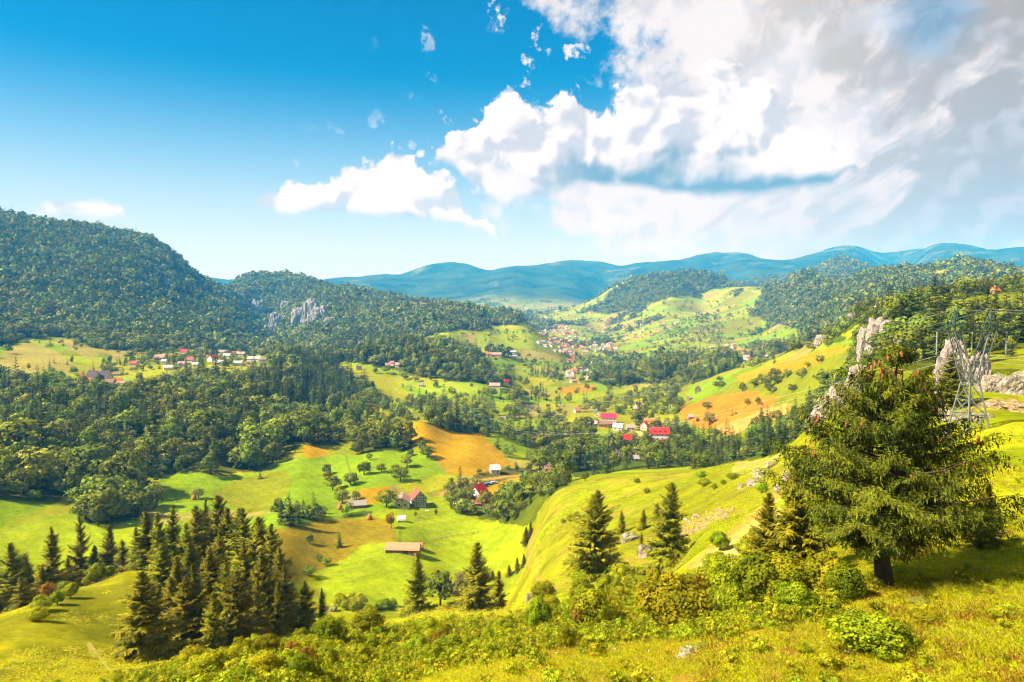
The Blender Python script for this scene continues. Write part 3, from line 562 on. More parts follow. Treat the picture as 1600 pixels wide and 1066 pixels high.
def landcover(x, y, z):
    """colour of the ground, tree density, share of conifers and region at points"""
    d = np.hypot(x, y); px, py = project(x, y, z); n = len(x)
    wob = np.clip(d / 300, 0.15, 4)         # ragged borders, about two metres
    jx = 4.5 * FPX / np.maximum(d, 30) * fbm(x / 14, y / 14, 3, 51); jy = 1.8 * FPX / np.maximum(d, 30) * fbm(x / 14, y / 14, 3, 57)
    qx = px + np.clip(jx, -6, 6); qy = py + np.clip(jy, -4, 4)
    cid, brd = patchwork(x, y, 105, 3.0)
    pal = np.array([GREEN, LIME, OLIVE, YELLOW, LIME, PALE, GREEN, STRAW]); col = pal[(cid * 7.99).astype(int)]
    dens = np.where(d > 380, 0.035 + 0.5 * (brd < 4.5) * (fbm(x / 60, y / 60, 2, 61) > -0.1) + 0.7 * (fbm(x / 130, y / 130, 3, 63) > 0.36), 0.0)
    con = np.full(n, 0.3); reg = np.zeros(n, int)
    dens = np.where(d > 5600, 0, np.clip(dens, 0, 1))
    # hillside of the camera: pasture grown yellow, with rusty and bare places
    near = 1 - sstep(d, 190, 300)
    f = fbm(x / 22, y / 22, 3, 71); f2 = fbm(x / 5.5, y / 5.5, 3, 73)
    g = np.array(YELLOW)[None] * 1.12 * np.ones((n, 1))
    g = g + (np.array(OLIVE) - g) * sstep(f + 0.5 * f2, -0.05, 0.45)[:, None]
    g = g + (np.array((0.15, 0.19, 0.006)) - g) * (sstep(-f + 0.4 * f2, 0.1, 0.5) * 0.8)[:, None]
    g = g + (np.array((0.26, 0.115, 0.01)) - g) * (sstep(fbm(x / 9, y / 9, 3, 77), 0.25, 0.6) * 0.55)[:, None]
    col = col + (g - col) * near[:, None]; dens = dens * (1 - near)
    spur = inside(qx, qy, [(822,935),(826,860),(838,797),(878,757),(950,741),(1050,735),(1150,719),(1235,697),(1275,670),(1200,880),(1000,920)]) & (d > 90) & (d < 300)
    col[spur] = (np.array(STRAW) * 0.9 + (np.array(LIME) - np.array(STRAW)) * sstep(fbm(x[spur] / 30, y[spur] / 30, 3, 81), -0.1, 0.5)[:, None] * 0.8)
    k_ = sstep(fbm(x[spur] / 7, y[spur] / 7, 4, 87) + .3 * fbm(x[spur] / 40, y[spur] / 40, 2, 88), 0.18, 0.5)[:, None] * .6; col[spur] = col[spur] * (1 - k_) + np.array((0.26, 0.19, 0.05)) * k_
    k_ = sstep(fbm(x[spur] / 4, y[spur] / 4, 4, 89), 0.15, 0.5)[:, None] * .5; col[spur] = col[spur] * (1 - k_) + np.array((0.10, 0.12, 0.008)) * k_
    lm = inside(qx, qy, [(-500,1400),(-500,1010),(0,955),(100,918),(200,884),(300,915),(430,1066),(430,1400)]) & (d > 62) & (d < 175)
    col[lm] = np.array((0.135, 0.135, 0.008)) + (np.array(YELLOW) - np.array(OLIVE)) * sstep(fbm(x[lm] / 14, y[lm] / 14, 3, 83) + .6 * fbm(x[lm] / 3, y[lm] / 3, 3, 85), -0.3, 0.6)[:, None]  # left meadow: shading of its falling slope put into a darker olive colour
    for k, (nm, de, co, d0, d1, poly) in enumerate(WOODS):
        m = inside(qx, qy, poly) & (d > d0) & (d < d1)
        dens[m] = de; con[m] = co; reg[m] = REGIONS.index(nm)
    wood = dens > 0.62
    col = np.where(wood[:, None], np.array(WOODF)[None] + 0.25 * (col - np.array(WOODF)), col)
    for c, de, d0, d1, poly in FIELDS:
        m = inside(qx, qy, poly) & (d > d0) & (d < d1)
        col[m] = c; dens[m] = de; con[m] = 0.15; reg[m] = 0
    # bare places
    for c, d0, d1, amt, poly in ((SAND, 60, 150, .9, [(1085,895),(1075,880),(1110,850),(1180,800),(1225,770),(1220,800),(1190,845),(1140,870)]), (SCREE, 80, 160, .85, [(1050,838),(1065,812),(1110,795),(1158,788),(1140,808),(1095,830),(1060,845)]),
                             (SAND, 60, 120, .8, [(142,1012),(150,1014),(172,1046),(160,1044),(148,1030)]), (EARTH, 60, 130, .8, [(235,1000),(255,990),(268,1000),(262,1022),(240,1030)]),
                             (EARTH, 20, 45, .8, [(1205,1018),(1232,1010),(1256,1016),(1250,1030),(1215,1028)]), (EARTH, 18, 45, .7, [(1045,1060),(1090,1050),(1110,1066),(1040,1080)]), (EARTH, 20, 45, .55, [(1150,990),(1200,984),(1215,992),(1160,998)]), (SAND, 60, 150, .8, [(548,990),(556,975),(566,985),(564,1010),(552,1010)]),
                             (SAND, 100, 220, .7, [(1150,720),(1200,690),(1230,690),(1215,715),(1180,742),(1150,745)]), (TAN, 100, 280, .6, [(826,905),(832,860),(838,830),(840,850),(836,880),(838,915)]), (EARTH, 110, 150, .6, [(1460,628),(1540,632),(1600,618),(1600,640),(1530,655),(1465,650)]),
                             (TAN, 480, 600, .8, [(982,706),(986,700),(994,694),(1000,690),(1003,693),(990,706)]), (TAN, 1300, 2000, .8, [(1125,538),(1140,540),(1175,550),(1170,552),(1138,544),(1120,542)])):
        m = inside(qx, qy, poly) & (d > d0) & (d < d1)
        k = amt * sstep(fbm(x[m] / 2.5, y[m] / 2.5, 3, 91), -0.5, 0.1)[:, None]; col[m] = col[m] * (1 - k) + np.array(c) * k; dens[m] = 0
    for c, wd, d0, d1, line in TRACKS:
        m = np.where((d > d0) & (d < d1) & (px > min(q[0] for q in line) - 20) & (px < max(q[0] for q in line) + 20))[0]
        if not len(m): continue
        best = np.full(len(m), 1e9); k = FPX / d[m]
        for (x0, y0), (x1, y1) in zip(line, line[1:]):
            ux, uy = x1 - x0, y1 - y0; t = np.clip(((px[m] - x0) * ux + (py[m] - y0) * uy) / (ux * ux + uy * uy), 0, 1)
            best = np.minimum(best, np.hypot((px[m] - x0 - t * ux), (py[m] - y0 - t * uy) * 2.6) / k)
        a = (1 - sstep(best, wd * .5, wd * 1.1))[:, None] * .85; col[m] = col[m] * (1 - a) + np.array(c) * a
        dens[m] = np.where(best < wd * 2, 0, dens[m])
    # mountains beyond the valley: woods with high pastures
    far = sstep(d, 5000, 6000); fz = fbm(x / 900, y / 900, 4, 95)
    mt = np.array((0.030, 0.048, 0.016))[None] + sstep(fbm(x / 260, y / 260, 4, 96) + fz * .5 + (z - CZ) / 3600, 0.46, 0.6)[:, None] * np.array((0.05, 0.05, 0.025))
    mt = mt * (1 + 0.9 * fbm(x / 170, y / 170, 4, 97))[:, None]
    col = col + (mt - col) * far[:, None]
    col = np.clip(np.array([0.92, 0.92, 0.55]) * col * (1 + 0.22 * fbm(x / 45, y / 45, 4, 99) + 0.20 * fbm(x / 9, y / 9, 3, 103) * sstep(-d, -900, -300))[:, None], 0.002, 0.8)
    return col, dens, con, reg

def ground_mat():
    m, N, b, out = new_mat("ground")
    at_ = N.node('ShaderNodeAttribute', attribute_name='cover'); g = N.node('ShaderNodeNewGeometry').outputs['Position']
    n1 = N.noise(g, 1.1, 5, 0.65); n2 = N.noise(g, 0.16, 5, 0.62); n3 = N.noise(g, 7.0, 3, 0.6)
    n4 = N.noise(g, 0.45, 4, 0.65)
    sp = N.node('ShaderNodeSeparateXYZ'); N.put(sp.inputs[0], g)
    swath = N.m('SINE', N.m('ADD', N.m('MULTIPLY', N.m('ADD', N.m('MULTIPLY', sp.outputs[0], .8), N.m('MULTIPLY', sp.outputs[1], .6)), 1.3), N.m('MULTIPLY', n2, 14.0)))    # mowing swaths
    f = N.m('ADD', N.m('MULTIPLY_ADD', N.m('SUBTRACT', n1, 0.5), 0.9, 1.0), N.m('ADD', N.m('MULTIPLY', N.m('SUBTRACT', n2, 0.5), 0.8), N.m('MULTIPLY', N.m('SUBTRACT', n3, 0.5), 0.5)))
    f = N.m('ADD', f, N.m('ADD', N.m('MULTIPLY', N.m('SUBTRACT', n4, 0.5), 0.75), N.m('MULTIPLY', swath, 0.05)))
    c = N.vm('SCALE', at_.outputs['Color'], scale=f)
    c = N.mix(N.m('MULTIPLY', N.ramp(n2, 0.55, 0.70), 0.35), c, N.mix(1.0, c, (1.25, 0.80, 0.9), 'MULTIPLY'))
    N.put(b.inputs['Base Color'], c); b.inputs['Roughness'].default_value = 0.95; b.inputs['Specular IOR Level'].default_value = 0.0
    bp = N.node('ShaderNodeBump'); bp.inputs['Strength'].default_value = 0.55; bp.inputs['Distance'].default_value = 0.35
    N.put(bp.inputs['Height'], N.m('ADD', n1, N.m('MULTIPLY', n2, 2.0))); N.l.new(bp.outputs[0], b.inputs['Normal'])
    return m
ny_, nx_ = GX.shape
_idx = np.arange(nx_ * ny_).reshape(ny_, nx_)
_f = np.stack([_idx[:-1, :-1], _idx[:-1, 1:], _idx[1:, 1:], _idx[1:, :-1]], -1).reshape(-1, 4)
G_COL, G_DENS, _, _ = landcover(GX.ravel(), GY.ravel(), GZ.ravel())
tag(link("ground", mesh_np("ground", np.c_[GX.ravel(), GY.ravel(), GZ.ravel()], _f[:, ::-1], [ground_mat()], smooth=True, attr={'cover': G_COL})), kind='structure')
# ------------------------------------------------------------------ air
def build_haze():
    mb = MB(); mb.box(-14500, 14500, -1500, 14500, float(GZ.min()) - 40, float(GZ.max()) + 60)
    m = bpy.data.materials.new("haze"); m.use_nodes = True; N = NT(m.node_tree); N.n.clear()
    out = N.node('ShaderNodeOutputMaterial'); v = N.node('ShaderNodeVolumePrincipled')
    v.inputs['Color'].default_value = HAZE_COL; v.inputs['Density'].default_value = HAZE_DENS
    v.inputs['Absorption Color'].default_value = (1, .78, 1, 1); v.inputs['Anisotropy'].default_value = 0.0
    N.l.new(v.outputs[0], out.inputs['Volume'])
    o = mb.build("haze", m); tag(o, "pale blue summer haze filling the valley air", None, kind='stuff')
    o.display_type = 'WIRE'
HAZE_COL = (0.018, 0.43, 1.0, 1); HAZE_DENS = 1.35e-4
build_haze()

# ------------------------------------------------------------------ foliage meshes
LEAF_SPRUCE = leaf_mat("spruce_needles", (0.075, 0.085, 0.004), (0.300, 0.265, 0.008), 0.016, 0.32, 0.14)
LEAF_SPRUCE_FAR = leaf_mat("dark_conifer_needles", (0.036, 0.060, 0.008), (0.120, 0.140, 0.014), 0.015, 0.30, 0.08)
LEAF_BROAD = leaf_mat("broadleaf_foliage", (0.090, 0.125, 0.010), (0.215, 0.255, 0.018), 0.025, 0.38, 0.22)
LEAF_BROAD_FAR = leaf_mat("wood_foliage", (0.075, 0.112, 0.012), (0.245, 0.275, 0.028), 0.025, 0.45, 0.15)
LEAF_SHRUB = leaf_mat("shrub_foliage", (0.150, 0.205, 0.007), (0.430, 0.460, 0.012), 0.03, 0.30, 0.42)
LEAF_RED = leaf_mat("autumn_foliage", (0.20, 0.14, 0.010), (0.40, 0.23, 0.018), 0.02, 0.25, 0.3)
LEAF_PALE = leaf_mat("silvery_foliage", (0.12, 0.13, 0.035), (0.23, 0.23, 0.07), 0.02, 0.2, 0.25)
BARK = surf_mat("bark", (0.085, 0.055, 0.038), 0.4, 3.0, 0.95, 0.1, 0.6)
BARK_RED = surf_mat("spruce_bark", (0.085, 0.050, 0.034), 0.5, 4.0, 0.95, 0.1, 0.8)

def norm(a): return a / np.maximum(np.linalg.norm(a, axis=-1, keepdims=True), 1e-9)
def kites(c, u, w, nrm, tint, name, mat):
    """one pointed leaf shape for each base point c, along u, half as wide as w"""
    n = len(c); V = np.empty((n, 4, 3)); V[:, 0] = c; V[:, 1] = c + u * 0.45 + w; V[:, 2] = c + u; V[:, 3] = c + u * 0.45 - w
    g = np.cross(V[:, 1] - V[:, 0], V[:, 3] - V[:, 0]); flip = (g * nrm).sum(1) < 0
    V[flip] = V[flip][:, [0, 3, 2, 1]]
    return mesh_np(name, V.reshape(-1, 3), np.arange(4 * n).reshape(n, 4), [mat], normals=np.repeat(nrm, 4, 0), attr={'tint': np.repeat(tint, 4)})

def spruce_crown(name, seed, levels, per, ns, rad, wide, mat, z0=0.06, ragged=0.34):
    r = np.random.default_rng(seed); nb = levels * per
    t = (np.repeat(np.arange(levels), per) + r.uniform(0, 1, nb)) / levels
    z = z0 + (0.985 - z0) * t; az = r.uniform(0, 2 * np.pi, nb)
    L = rad * ((1 - t) ** 0.8 * 0.97 + 0.03) * (1 + ragged * r.normal(0, 1, nb)).clip(0.45, 1.6)
    L = L * (1 + 0.16 * np.cos(az - r.uniform(0, 6.28)) + 0.10 * np.sin(t * r.uniform(14, 24)))      # lopsided, with thin places
    slope = -0.55 + 1.25 * t + r.normal(0, .1, nb)
    S = (np.arange(ns) + 0.6) / ns
    C = []; U = []; Wd = []; NN = []; TT = []
    ra = np.c_[np.cos(az), np.sin(az), np.zeros(nb)]; ta = np.c_[-np.sin(az), np.cos(az), np.zeros(nb)]; up = np.array([0, 0, 1.0])
    btint = r.uniform(0.1, 0.9, nb)
    for s in S:
        p = ra * (L * s)[:, None] + up * (z + L * (slope * s + 0.25 * s * s))[:, None]
        for side in (-1, 1, 0):
            if side == 0 and ns < 5: continue
            ph = r.uniform(0.5, 1.1, nb) * abs(side)
            l = L * ((0.50 - 0.28 * s) if ns < 9 else (0.38 - 0.22 * s)) * r.uniform(0.7, 1.3, nb) + 0.010
            if side == 0:       # hanging twig
                d = norm(ra * 0.35 + ta * r.normal(0, .35, nb)[:, None] - up * r.uniform(0.5, 1.1, nb)[:, None]); l = l * 0.75
            else: d = norm(ra * np.cos(ph)[:, None] + ta * (side * np.sin(ph))[:, None] + up * (slope * 0.5 - 0.22 + r.normal(0, .15, nb))[:, None])
            side_v = norm(np.cross(d, up) + r.normal(0, .25, (nb, 3)))
            C.append(p); U.append(d * l[:, None]); Wd.append(side_v * (l * wide)[:, None])
            NN.append(norm(ra * 0.75 + up * 0.55 + ta * side * 0.3 + r.normal(0, .28, (nb, 3)))); TT.append((btint + r.normal(0, .18, nb)).clip(0, 1))
    # leader
    return kites(np.vstack(C), np.vstack(U), np.vstack(Wd), np.vstack(NN), np.hstack(TT), name, mat)
def spruce_trunk(name, seed, h=0.97, r0=0.016, n=7):
    r = random.Random(seed); mb = MB()
    mb.tube([(r.uniform(-.004, .004), r.uniform(-.004, .004), h * k / 5) for k in range(6)], [r0 * (1.25 if k == 0 else 1) * (1 - k / 5.3) for k in range(6)], n)
    return mb.mesh(name, BARK, smooth=True)

def leafy_crown(name, seed, clumps, leaves, size, mat, rx=0.36, rz=0.40, cz=0.58, flat=0.0, crad=0.36):
    r = np.random.default_rng(seed)
    cc = norm(r.normal(0, 1, (clumps, 3))) * (r.uniform(0.25, 1, (clumps, 1)) ** 0.5) * 0.78
    cc[:, 2] = np.where(cc[:, 2] < -0.3, cc[:, 2] * 0.6, cc[:, 2])
    cr = crad * r.uniform(0.65, 1.3, clumps) * (1 - 0.25 * np.maximum(cc[:, 2], 0))
    ax = np.array([rx * r.uniform(.9, 1.1), rx * r.uniform(.9, 1.1), rz])
    n = clumps * leaves; ci = np.repeat(np.arange(clumps), leaves)
    dr = norm(r.normal(0, 1, (n, 3)) + 0.55 * norm(cc[ci]))
    p = (cc[ci] + dr * (cr[ci] * r.uniform(0.72, 1.08, n))[:, None])
    keep = np.linalg.norm(p - 0, axis=1) > 0.45
    p = p[keep]; dr = dr[keep]; ci = ci[keep]; n = len(p)
    P = p * ax + np.array([0, 0, cz]); P[:, 2] = np.maximum(P[:, 2], 0.01)
    nn = norm(dr / ax * 0.3 * 1.0 + norm(p) * 0.35 + r.normal(0, .22, (n, 3)))
    u = norm(np.cross(nn, r.normal(0, 1, (n, 3)))); u[:, 2] -= 0.25; u = norm(u)
    l = size * r.uniform(0.7, 1.4, n); w = norm(np.cross(nn + r.normal(0, .35, (n, 3)), u))
    tint = (r.uniform(0.05, 0.95, clumps)[ci] + r.normal(0, .2, n)).clip(0, 1)
    return kites(P - u * (l * 0.5)[:, None], u * l[:, None], w * (l * 0.42)[:, None], nn, tint, name, mat)
def leafy_trunk(name, seed, h=0.6, r0=0.025, limbs=5):
    r = random.Random(seed); mb = MB()
    mb.tube([(0, 0, 0), (r.uniform(-.01, .01), 0, h * .4), (r.uniform(-.02, .02), r.uniform(-.02, .02), h)], [r0 * 1.3, r0, r0 * .45], 6)
    for k in range(limbs):
        a = 6.28 * (k + r.random() * .6) / limbs; z = h * r.uniform(.35, .8); q = r.uniform(.14, .26)
        mb.tube([(0, 0, z), (math.cos(a) * q * .5, math.sin(a) * q * .5, z + .08), (math.cos(a) * q, math.sin(a) * q, z + .2)], [r0 * .55, r0 * .4, r0 * .15], 5)
    return mb.mesh(name, BARK, smooth=True)
SPRUCE0 = [(spruce_crown("spruce_crown", 100 + k, (36, 34, 38, 34, 26, 30)[k], (9, 9, 8, 10, 8, 7)[k], 19, (.20, .235, .17, .26, .19, .21)[k], .125, LEAF_SPRUCE, ragged=(.34, .3, .38, .3, .5, .55)[k], z0=(.06, .05, .08, .04, .12, .15)[k]), spruce_trunk("spruce_trunk", k)) for k in range(6)]
SPRUCE1 = [(spruce_crown("conifer_crown", 120 + k, 15, 6, 4, (.17, .20, .15)[k], .34, LEAF_SPRUCE_FAR), spruce_trunk("conifer_trunk", 20 + k, n=5)) for k in range(3)]
SPRUCE2 = [spruce_crown("distant_conifer", 140 + k, 8, 5, 2, (.18, .22)[k], .5, LEAF_SPRUCE_FAR) for k in range(2)]
BROAD1 = [(leafy_crown("broadleaf_crown", 200 + k, 30, 26, .075, LEAF_BROAD, *((.42, .44, .52), (.36, .46, .52), (.48, .42, .50), (.40, .42, .54))[k]), leafy_trunk("broadleaf_trunk", k)) for k in range(4)]
BROADW = [leafy_crown("wood_tree", 220 + k, (26, 14, 30, 10)[k], (22, 40, 20, 56)[k], .08, LEAF_BROAD_FAR, *((.42, .44, .52), (.34, .48, .50), (.52, .38, .50), (.44, .40, .54))[k], crad=(.36, .46, .32, .55)[k]) for k in range(4)]
BROAD2 = [leafy_crown("distant_tree", 240 + k, 12, 9, .17, LEAF_BROAD_FAR, .42, .44, .52) for k in range(3)]
BUSH0 = [(leafy_crown("shrub_foliage", 260 + k, 60, 110, (.042, .038, .045, .040)[k], LEAF_SHRUB, (.55, .48, .65, .42)[k], .46, .44, crad=.30), leafy_trunk("shrub_stems", 40 + k, .7, .018, 8)) for k in range(4)]
BUSHRED = (leafy_crown("shrub_foliage", 270, 30, 60, .05, LEAF_RED, .5, .46, .50, crad=.30), BUSH0[0][1])
PALE1 = (leafy_crown("willow_crown", 280, 34, 34, .06, LEAF_PALE, .44, .44, .55), BROAD1[0][1])
RED1 = (leafy_crown("autumn_crown", 281, 30, 26, .075, LEAF_RED, .36, .42, .57), BROAD1[1][1])

# ------------------------------------------------------------------ instancing for what nobody could count
def make_points(name, pts, rot, scl, idx):
    me = bpy.data.meshes.new(name); me.vertices.add(len(pts)); me.vertices.foreach_set('co', np.asarray(pts, np.float32).ravel())
    for an, ty, key, v in (('rz', 'FLOAT', 'value', rot), ('which', 'INT', 'value', idx)):
        a = me.attributes.new(an, ty, 'POINT'); a.data.foreach_set(key, np.asarray(v, np.float32 if ty == 'FLOAT' else np.int32))
    a = me.attributes.new('size', 'FLOAT_VECTOR', 'POINT'); a.data.foreach_set('vector', np.asarray(scl, np.float32).ravel())
    me.update(); return me
def scatter_group(name, meshes):
    """node group that stands one of the given meshes on every point"""
    c = bpy.data.collections.new(name + "_kinds")
    for k, me in enumerate(meshes): c.objects.link(bpy.data.objects.new("%s_kind_%02d" % (name, k), me))
    g = bpy.data.node_groups.new(name, 'GeometryNodeTree')
    g.interface.new_socket('Geometry', in_out='INPUT', socket_type='NodeSocketGeometry'); g.interface.new_socket('Geometry', in_out='OUTPUT', socket_type='NodeSocketGeometry')
    n = g.nodes; l = g.links; i = n.new('NodeGroupInput'); o = n.new('NodeGroupOutput'); ip = n.new('GeometryNodeInstanceOnPoints')
    ci = n.new('GeometryNodeCollectionInfo'); ci.inputs['Collection'].default_value = c; ci.inputs['Separate Children'].default_value = True; ci.inputs['Reset Children'].default_value = True
    def na(nm, ty):
        a = n.new('GeometryNodeInputNamedAttribute'); a.data_type = ty; a.inputs['Name'].default_value = nm; return a.outputs[0]
    xyz = n.new('ShaderNodeCombineXYZ'); l.new(na('rz', 'FLOAT'), xyz.inputs[2])
    l.new(i.outputs[0], ip.inputs['Points']); l.new(ci.outputs[0], ip.inputs['Instance']); ip.inputs['Pick Instance'].default_value = True
    l.new(na('which', 'INT'), ip.inputs['Instance Index']); l.new(xyz.outputs[0], ip.inputs['Rotation']); l.new(na('size', 'FLOAT_VECTOR'), ip.inputs['Scale'])
    l.new(ip.outputs[0], o.inputs[0])
    return g
def stuff(name, label, cat, group_tree, pts, rot, scl, idx):
    o = link(name, make_points(name, pts, rot, scl, idx)); md = o.modifiers.new("scatter", 'NODES'); md.node_group = group_tree
    return tag(o, label, cat, kind='stuff')

# ------------------------------------------------------------------ single trees
def tree(name, proto, loc, h, wide, rz, label, group=None, parts=("trunk", "crown"), cat="tree", tilt=0.0):
    e = empty(name, loc, rz); e.rotation_euler = (tilt, tilt * .5, rz)
    s = (h * wide, h * wide, h)
    link(parts[0], proto[1], e, sc=s); link(parts[1], proto[0], e, sc=s)
    return tag(e, label, cat, group)
def stand(px, d):
    a, _ = pixel_angles(px, 600); x, y = d * math.sin(a), d * math.cos(a)
    return Vector((x, y, float(ground(x, y))))
def height_to(p, py):
    """height of a thing at p whose top shows at row py"""
    d = math.hypot(p.x, p.y); a = math.atan2(p.x, p.y)
    lo, hi = 0.0, 80.0
    for _ in range(30):
        m = (lo + hi) / 2; r = project(p.x, p.y, p.z + m)[1]
        if r > py: lo = m
        else: hi = m
    return lo
EXCLUDE = []        # circles kept free of scattered trees (x, y, radius)
# ------------------------------------------------------------------ buildings
def pm(name, c, **k): return surf_mat(name, c, **k)
M_WALLW = pm("white_render", (.62, .58, .52), var=.12); M_WALLC = pm("cream_render", (.55, .44, .28), var=.15); M_WALLO = pm("ochre_render", (.52, .28, .09), var=.15); M_WOOD = pm("weathered_boards", (.20, .13, .085), var=.35, scale=3)
M_TIMBER = pm("dark_timber", (.06, .05, .05), var=.3); M_PLASTER = pm("blue_grey_plaster", (.42, .46, .48), var=.15); M_GLASS = pm("window_glass", (.035, .045, .06), var=.2, rough=.12, spec=.6); M_FRAME = pm("white_frames", (.7, .68, .64), var=.05)
RF = {"red": pm("red_tiles", (.52, .030, .022), var=.22, scale=2.5), "crimson": pm("crimson_sheet", (.50, .035, .07), var=.2), "rust": pm("rusty_red_roof", (.30, .075, .040), var=.35, c2=(.22, .10, .07)), "pink": pm("faded_pink_roof", (.42, .20, .15), var=.35, c2=(.50, .34, .28)),
      "orange": pm("orange_tiles", (.50, .16, .045), var=.3, c2=(.42, .11, .04)), "white": pm("pale_sheet_roof", (.44, .41, .38), var=.15), "grey": pm("grey_roof", (.26, .22, .20), var=.3), "dark": pm("dark_shingles", (.075, .055, .065), var=.3), "teal": pm("teal_sheet", (.16, .42, .38), var=.15), "brown": pm("brown_shingles", (.22, .12, .075), var=.35),
      "plank2": pm("greyed_shingles", (.38, .24, .13), var=.4, scale=2.0), "plank": pm("bleached_shingles", (.46, .27, .13), var=.4, scale=2.0, c2=(.36, .19, .09))}
def roof_mesh(w, dp, h, rh, ov, mat, th=.18):
    s = rh / (dp / 2); mb = MB(); x0, x1 = -w / 2 - ov, w / 2 + ov; ye = dp / 2 + ov; ze = h - ov * s
    prof = [(-ye, ze), (0, h + rh), (ye, ze), (ye, ze + th), (0, h + rh + th * 1.2), (-ye, ze + th)]
    for i in range(6):
        a, b = prof[i], prof[(i + 1) % 6]; mb.poly([(x0, *a), (x1, *a), (x1, *b), (x0, *b)])
    for x in (x0, x1):
        mb.poly([(x, *prof[k]) for k in (0, 1, 4, 5)]); mb.poly([(x, *prof[k]) for k in (1, 2, 3, 4)])
    return mb.mesh("roof", mat)
def wall_mesh(w, dp, h, rh, mat, sink=1.5):
    mb = MB(); a = w / 2; b = dp / 2; t = rh - .02
    mb.poly([(-a, -b, -sink), (a, -b, -sink), (a, -b, h), (-a, -b, h)]); mb.poly([(a, b, -sink), (-a, b, -sink), (-a, b, h), (a, b, h)])
    for s in (-1, 1): mb.poly([(s * a, s * -b, -sink), (s * a, s * b, -sink), (s * a, s * b, h), (s * a, 0, h + t), (s * a, s * -b, h)])
    return mb.mesh("wall", mat)
_WIN = {}
def window_meshes(ww, wh):
    k = (round(ww, 1), round(wh, 1))
    if k not in _WIN:
        f = MB(); t = .10
        f.box(-ww / 2 - t, ww / 2 + t, -.06, .05, wh / 2, wh / 2 + t); f.box(-ww / 2 - t, ww / 2 + t, -.09, .05, -wh / 2 - t, -wh / 2)
        f.box(-ww / 2 - t, -ww / 2, -.06, .05, -wh / 2, wh / 2); f.box(ww / 2, ww / 2 + t, -.06, .05, -wh / 2, wh / 2); f.box(-.03, .03, -.05, .05, -wh / 2, wh / 2)
        p = MB(); p.box(-ww / 2, ww / 2, -.02, .03, -wh / 2, wh / 2)
        _WIN[k] = (f.mesh("window", M_FRAME), p.mesh("pane", M_GLASS))
    return _WIN[k]
def add_window(e, x, y, z, rz, ww=1.0, wh=1.2):
    f, p = window_meshes(ww, wh); o = link("window", f, e, (x, y, z), (0, 0, rz)); link("pane", p, o)
def house(name, loc, rz, w, dp, h, rh, roof, wall, label, group=None, ov=.5, detail=1, cat="house", chimney=True, sink=1.5):
    """ridge along local x; front towards local -y, gables at both ends of x"""
    e = empty(name, loc, rz); tag(e, label, cat, group)
    link("wall", wall_mesh(w, dp, h, rh, wall, sink), e); rf = link("roof", roof_mesh(w, dp, h, rh, ov, roof), e)
    EXCLUDE.append((loc[0], loc[1], .62 * max(w, dp) + 1.5))
    if detail:
        n = max(2, int(w / 3)); fl = 2 if h > 4.6 else 1
        for f in range(fl):
            for k in range(n):
                x = -w / 2 + (k + .5) * w / n; z = 1.5 + f * 2.7
                if f == 0 and k == n // 2: continue
                add_window(e, x, -dp / 2 - .03, z, 0)
        d = MB(); d.box(-.5, .5, -.05, .04, 0, 2.05); dd = d.build("door", M_WOOD, e, (-w / 2 + (n // 2 + .5) * w / n, -dp / 2 - .02, .05)); hb = MB(); hb.box(.32, .40, -.11, -.05, .98, 1.05); hb.build("handle", M_FRAME, dd)
        for s in (-1, 1):
            for f in range(fl):
                for yy in ((-dp * .22, dp * .22) if dp > 5 else (0,)): add_window(e, s * (w / 2 + .03), yy, 1.5 + f * 2.7, s * math.pi / 2)
            if rh > 2.2: add_window(e, s * (w / 2 + .03), 0, h + rh * .35, s * math.pi / 2, .8, 1.0)
        if chimney:
            c = MB(); c.box(-.3, .3, -.3, .3, -.9, .9); c.build("chimney", M_WALLC, rf, (w * .2, dp * .12, h + rh * .82 + .4))
    return e
def dist(p): return p.y * 1.02           # depth in front of the camera, for sizes
def open_view(p, w, n=2):
    """keep the trees down between a house and the viewer"""
    u = Vector((-p.x, -p.y, 0)).normalized()
    for k in range(1, n + 1): EXCLUDE.append((p.x + u.x * 9 * k, p.y + u.y * 9 * k, w * .5 + 3.5))

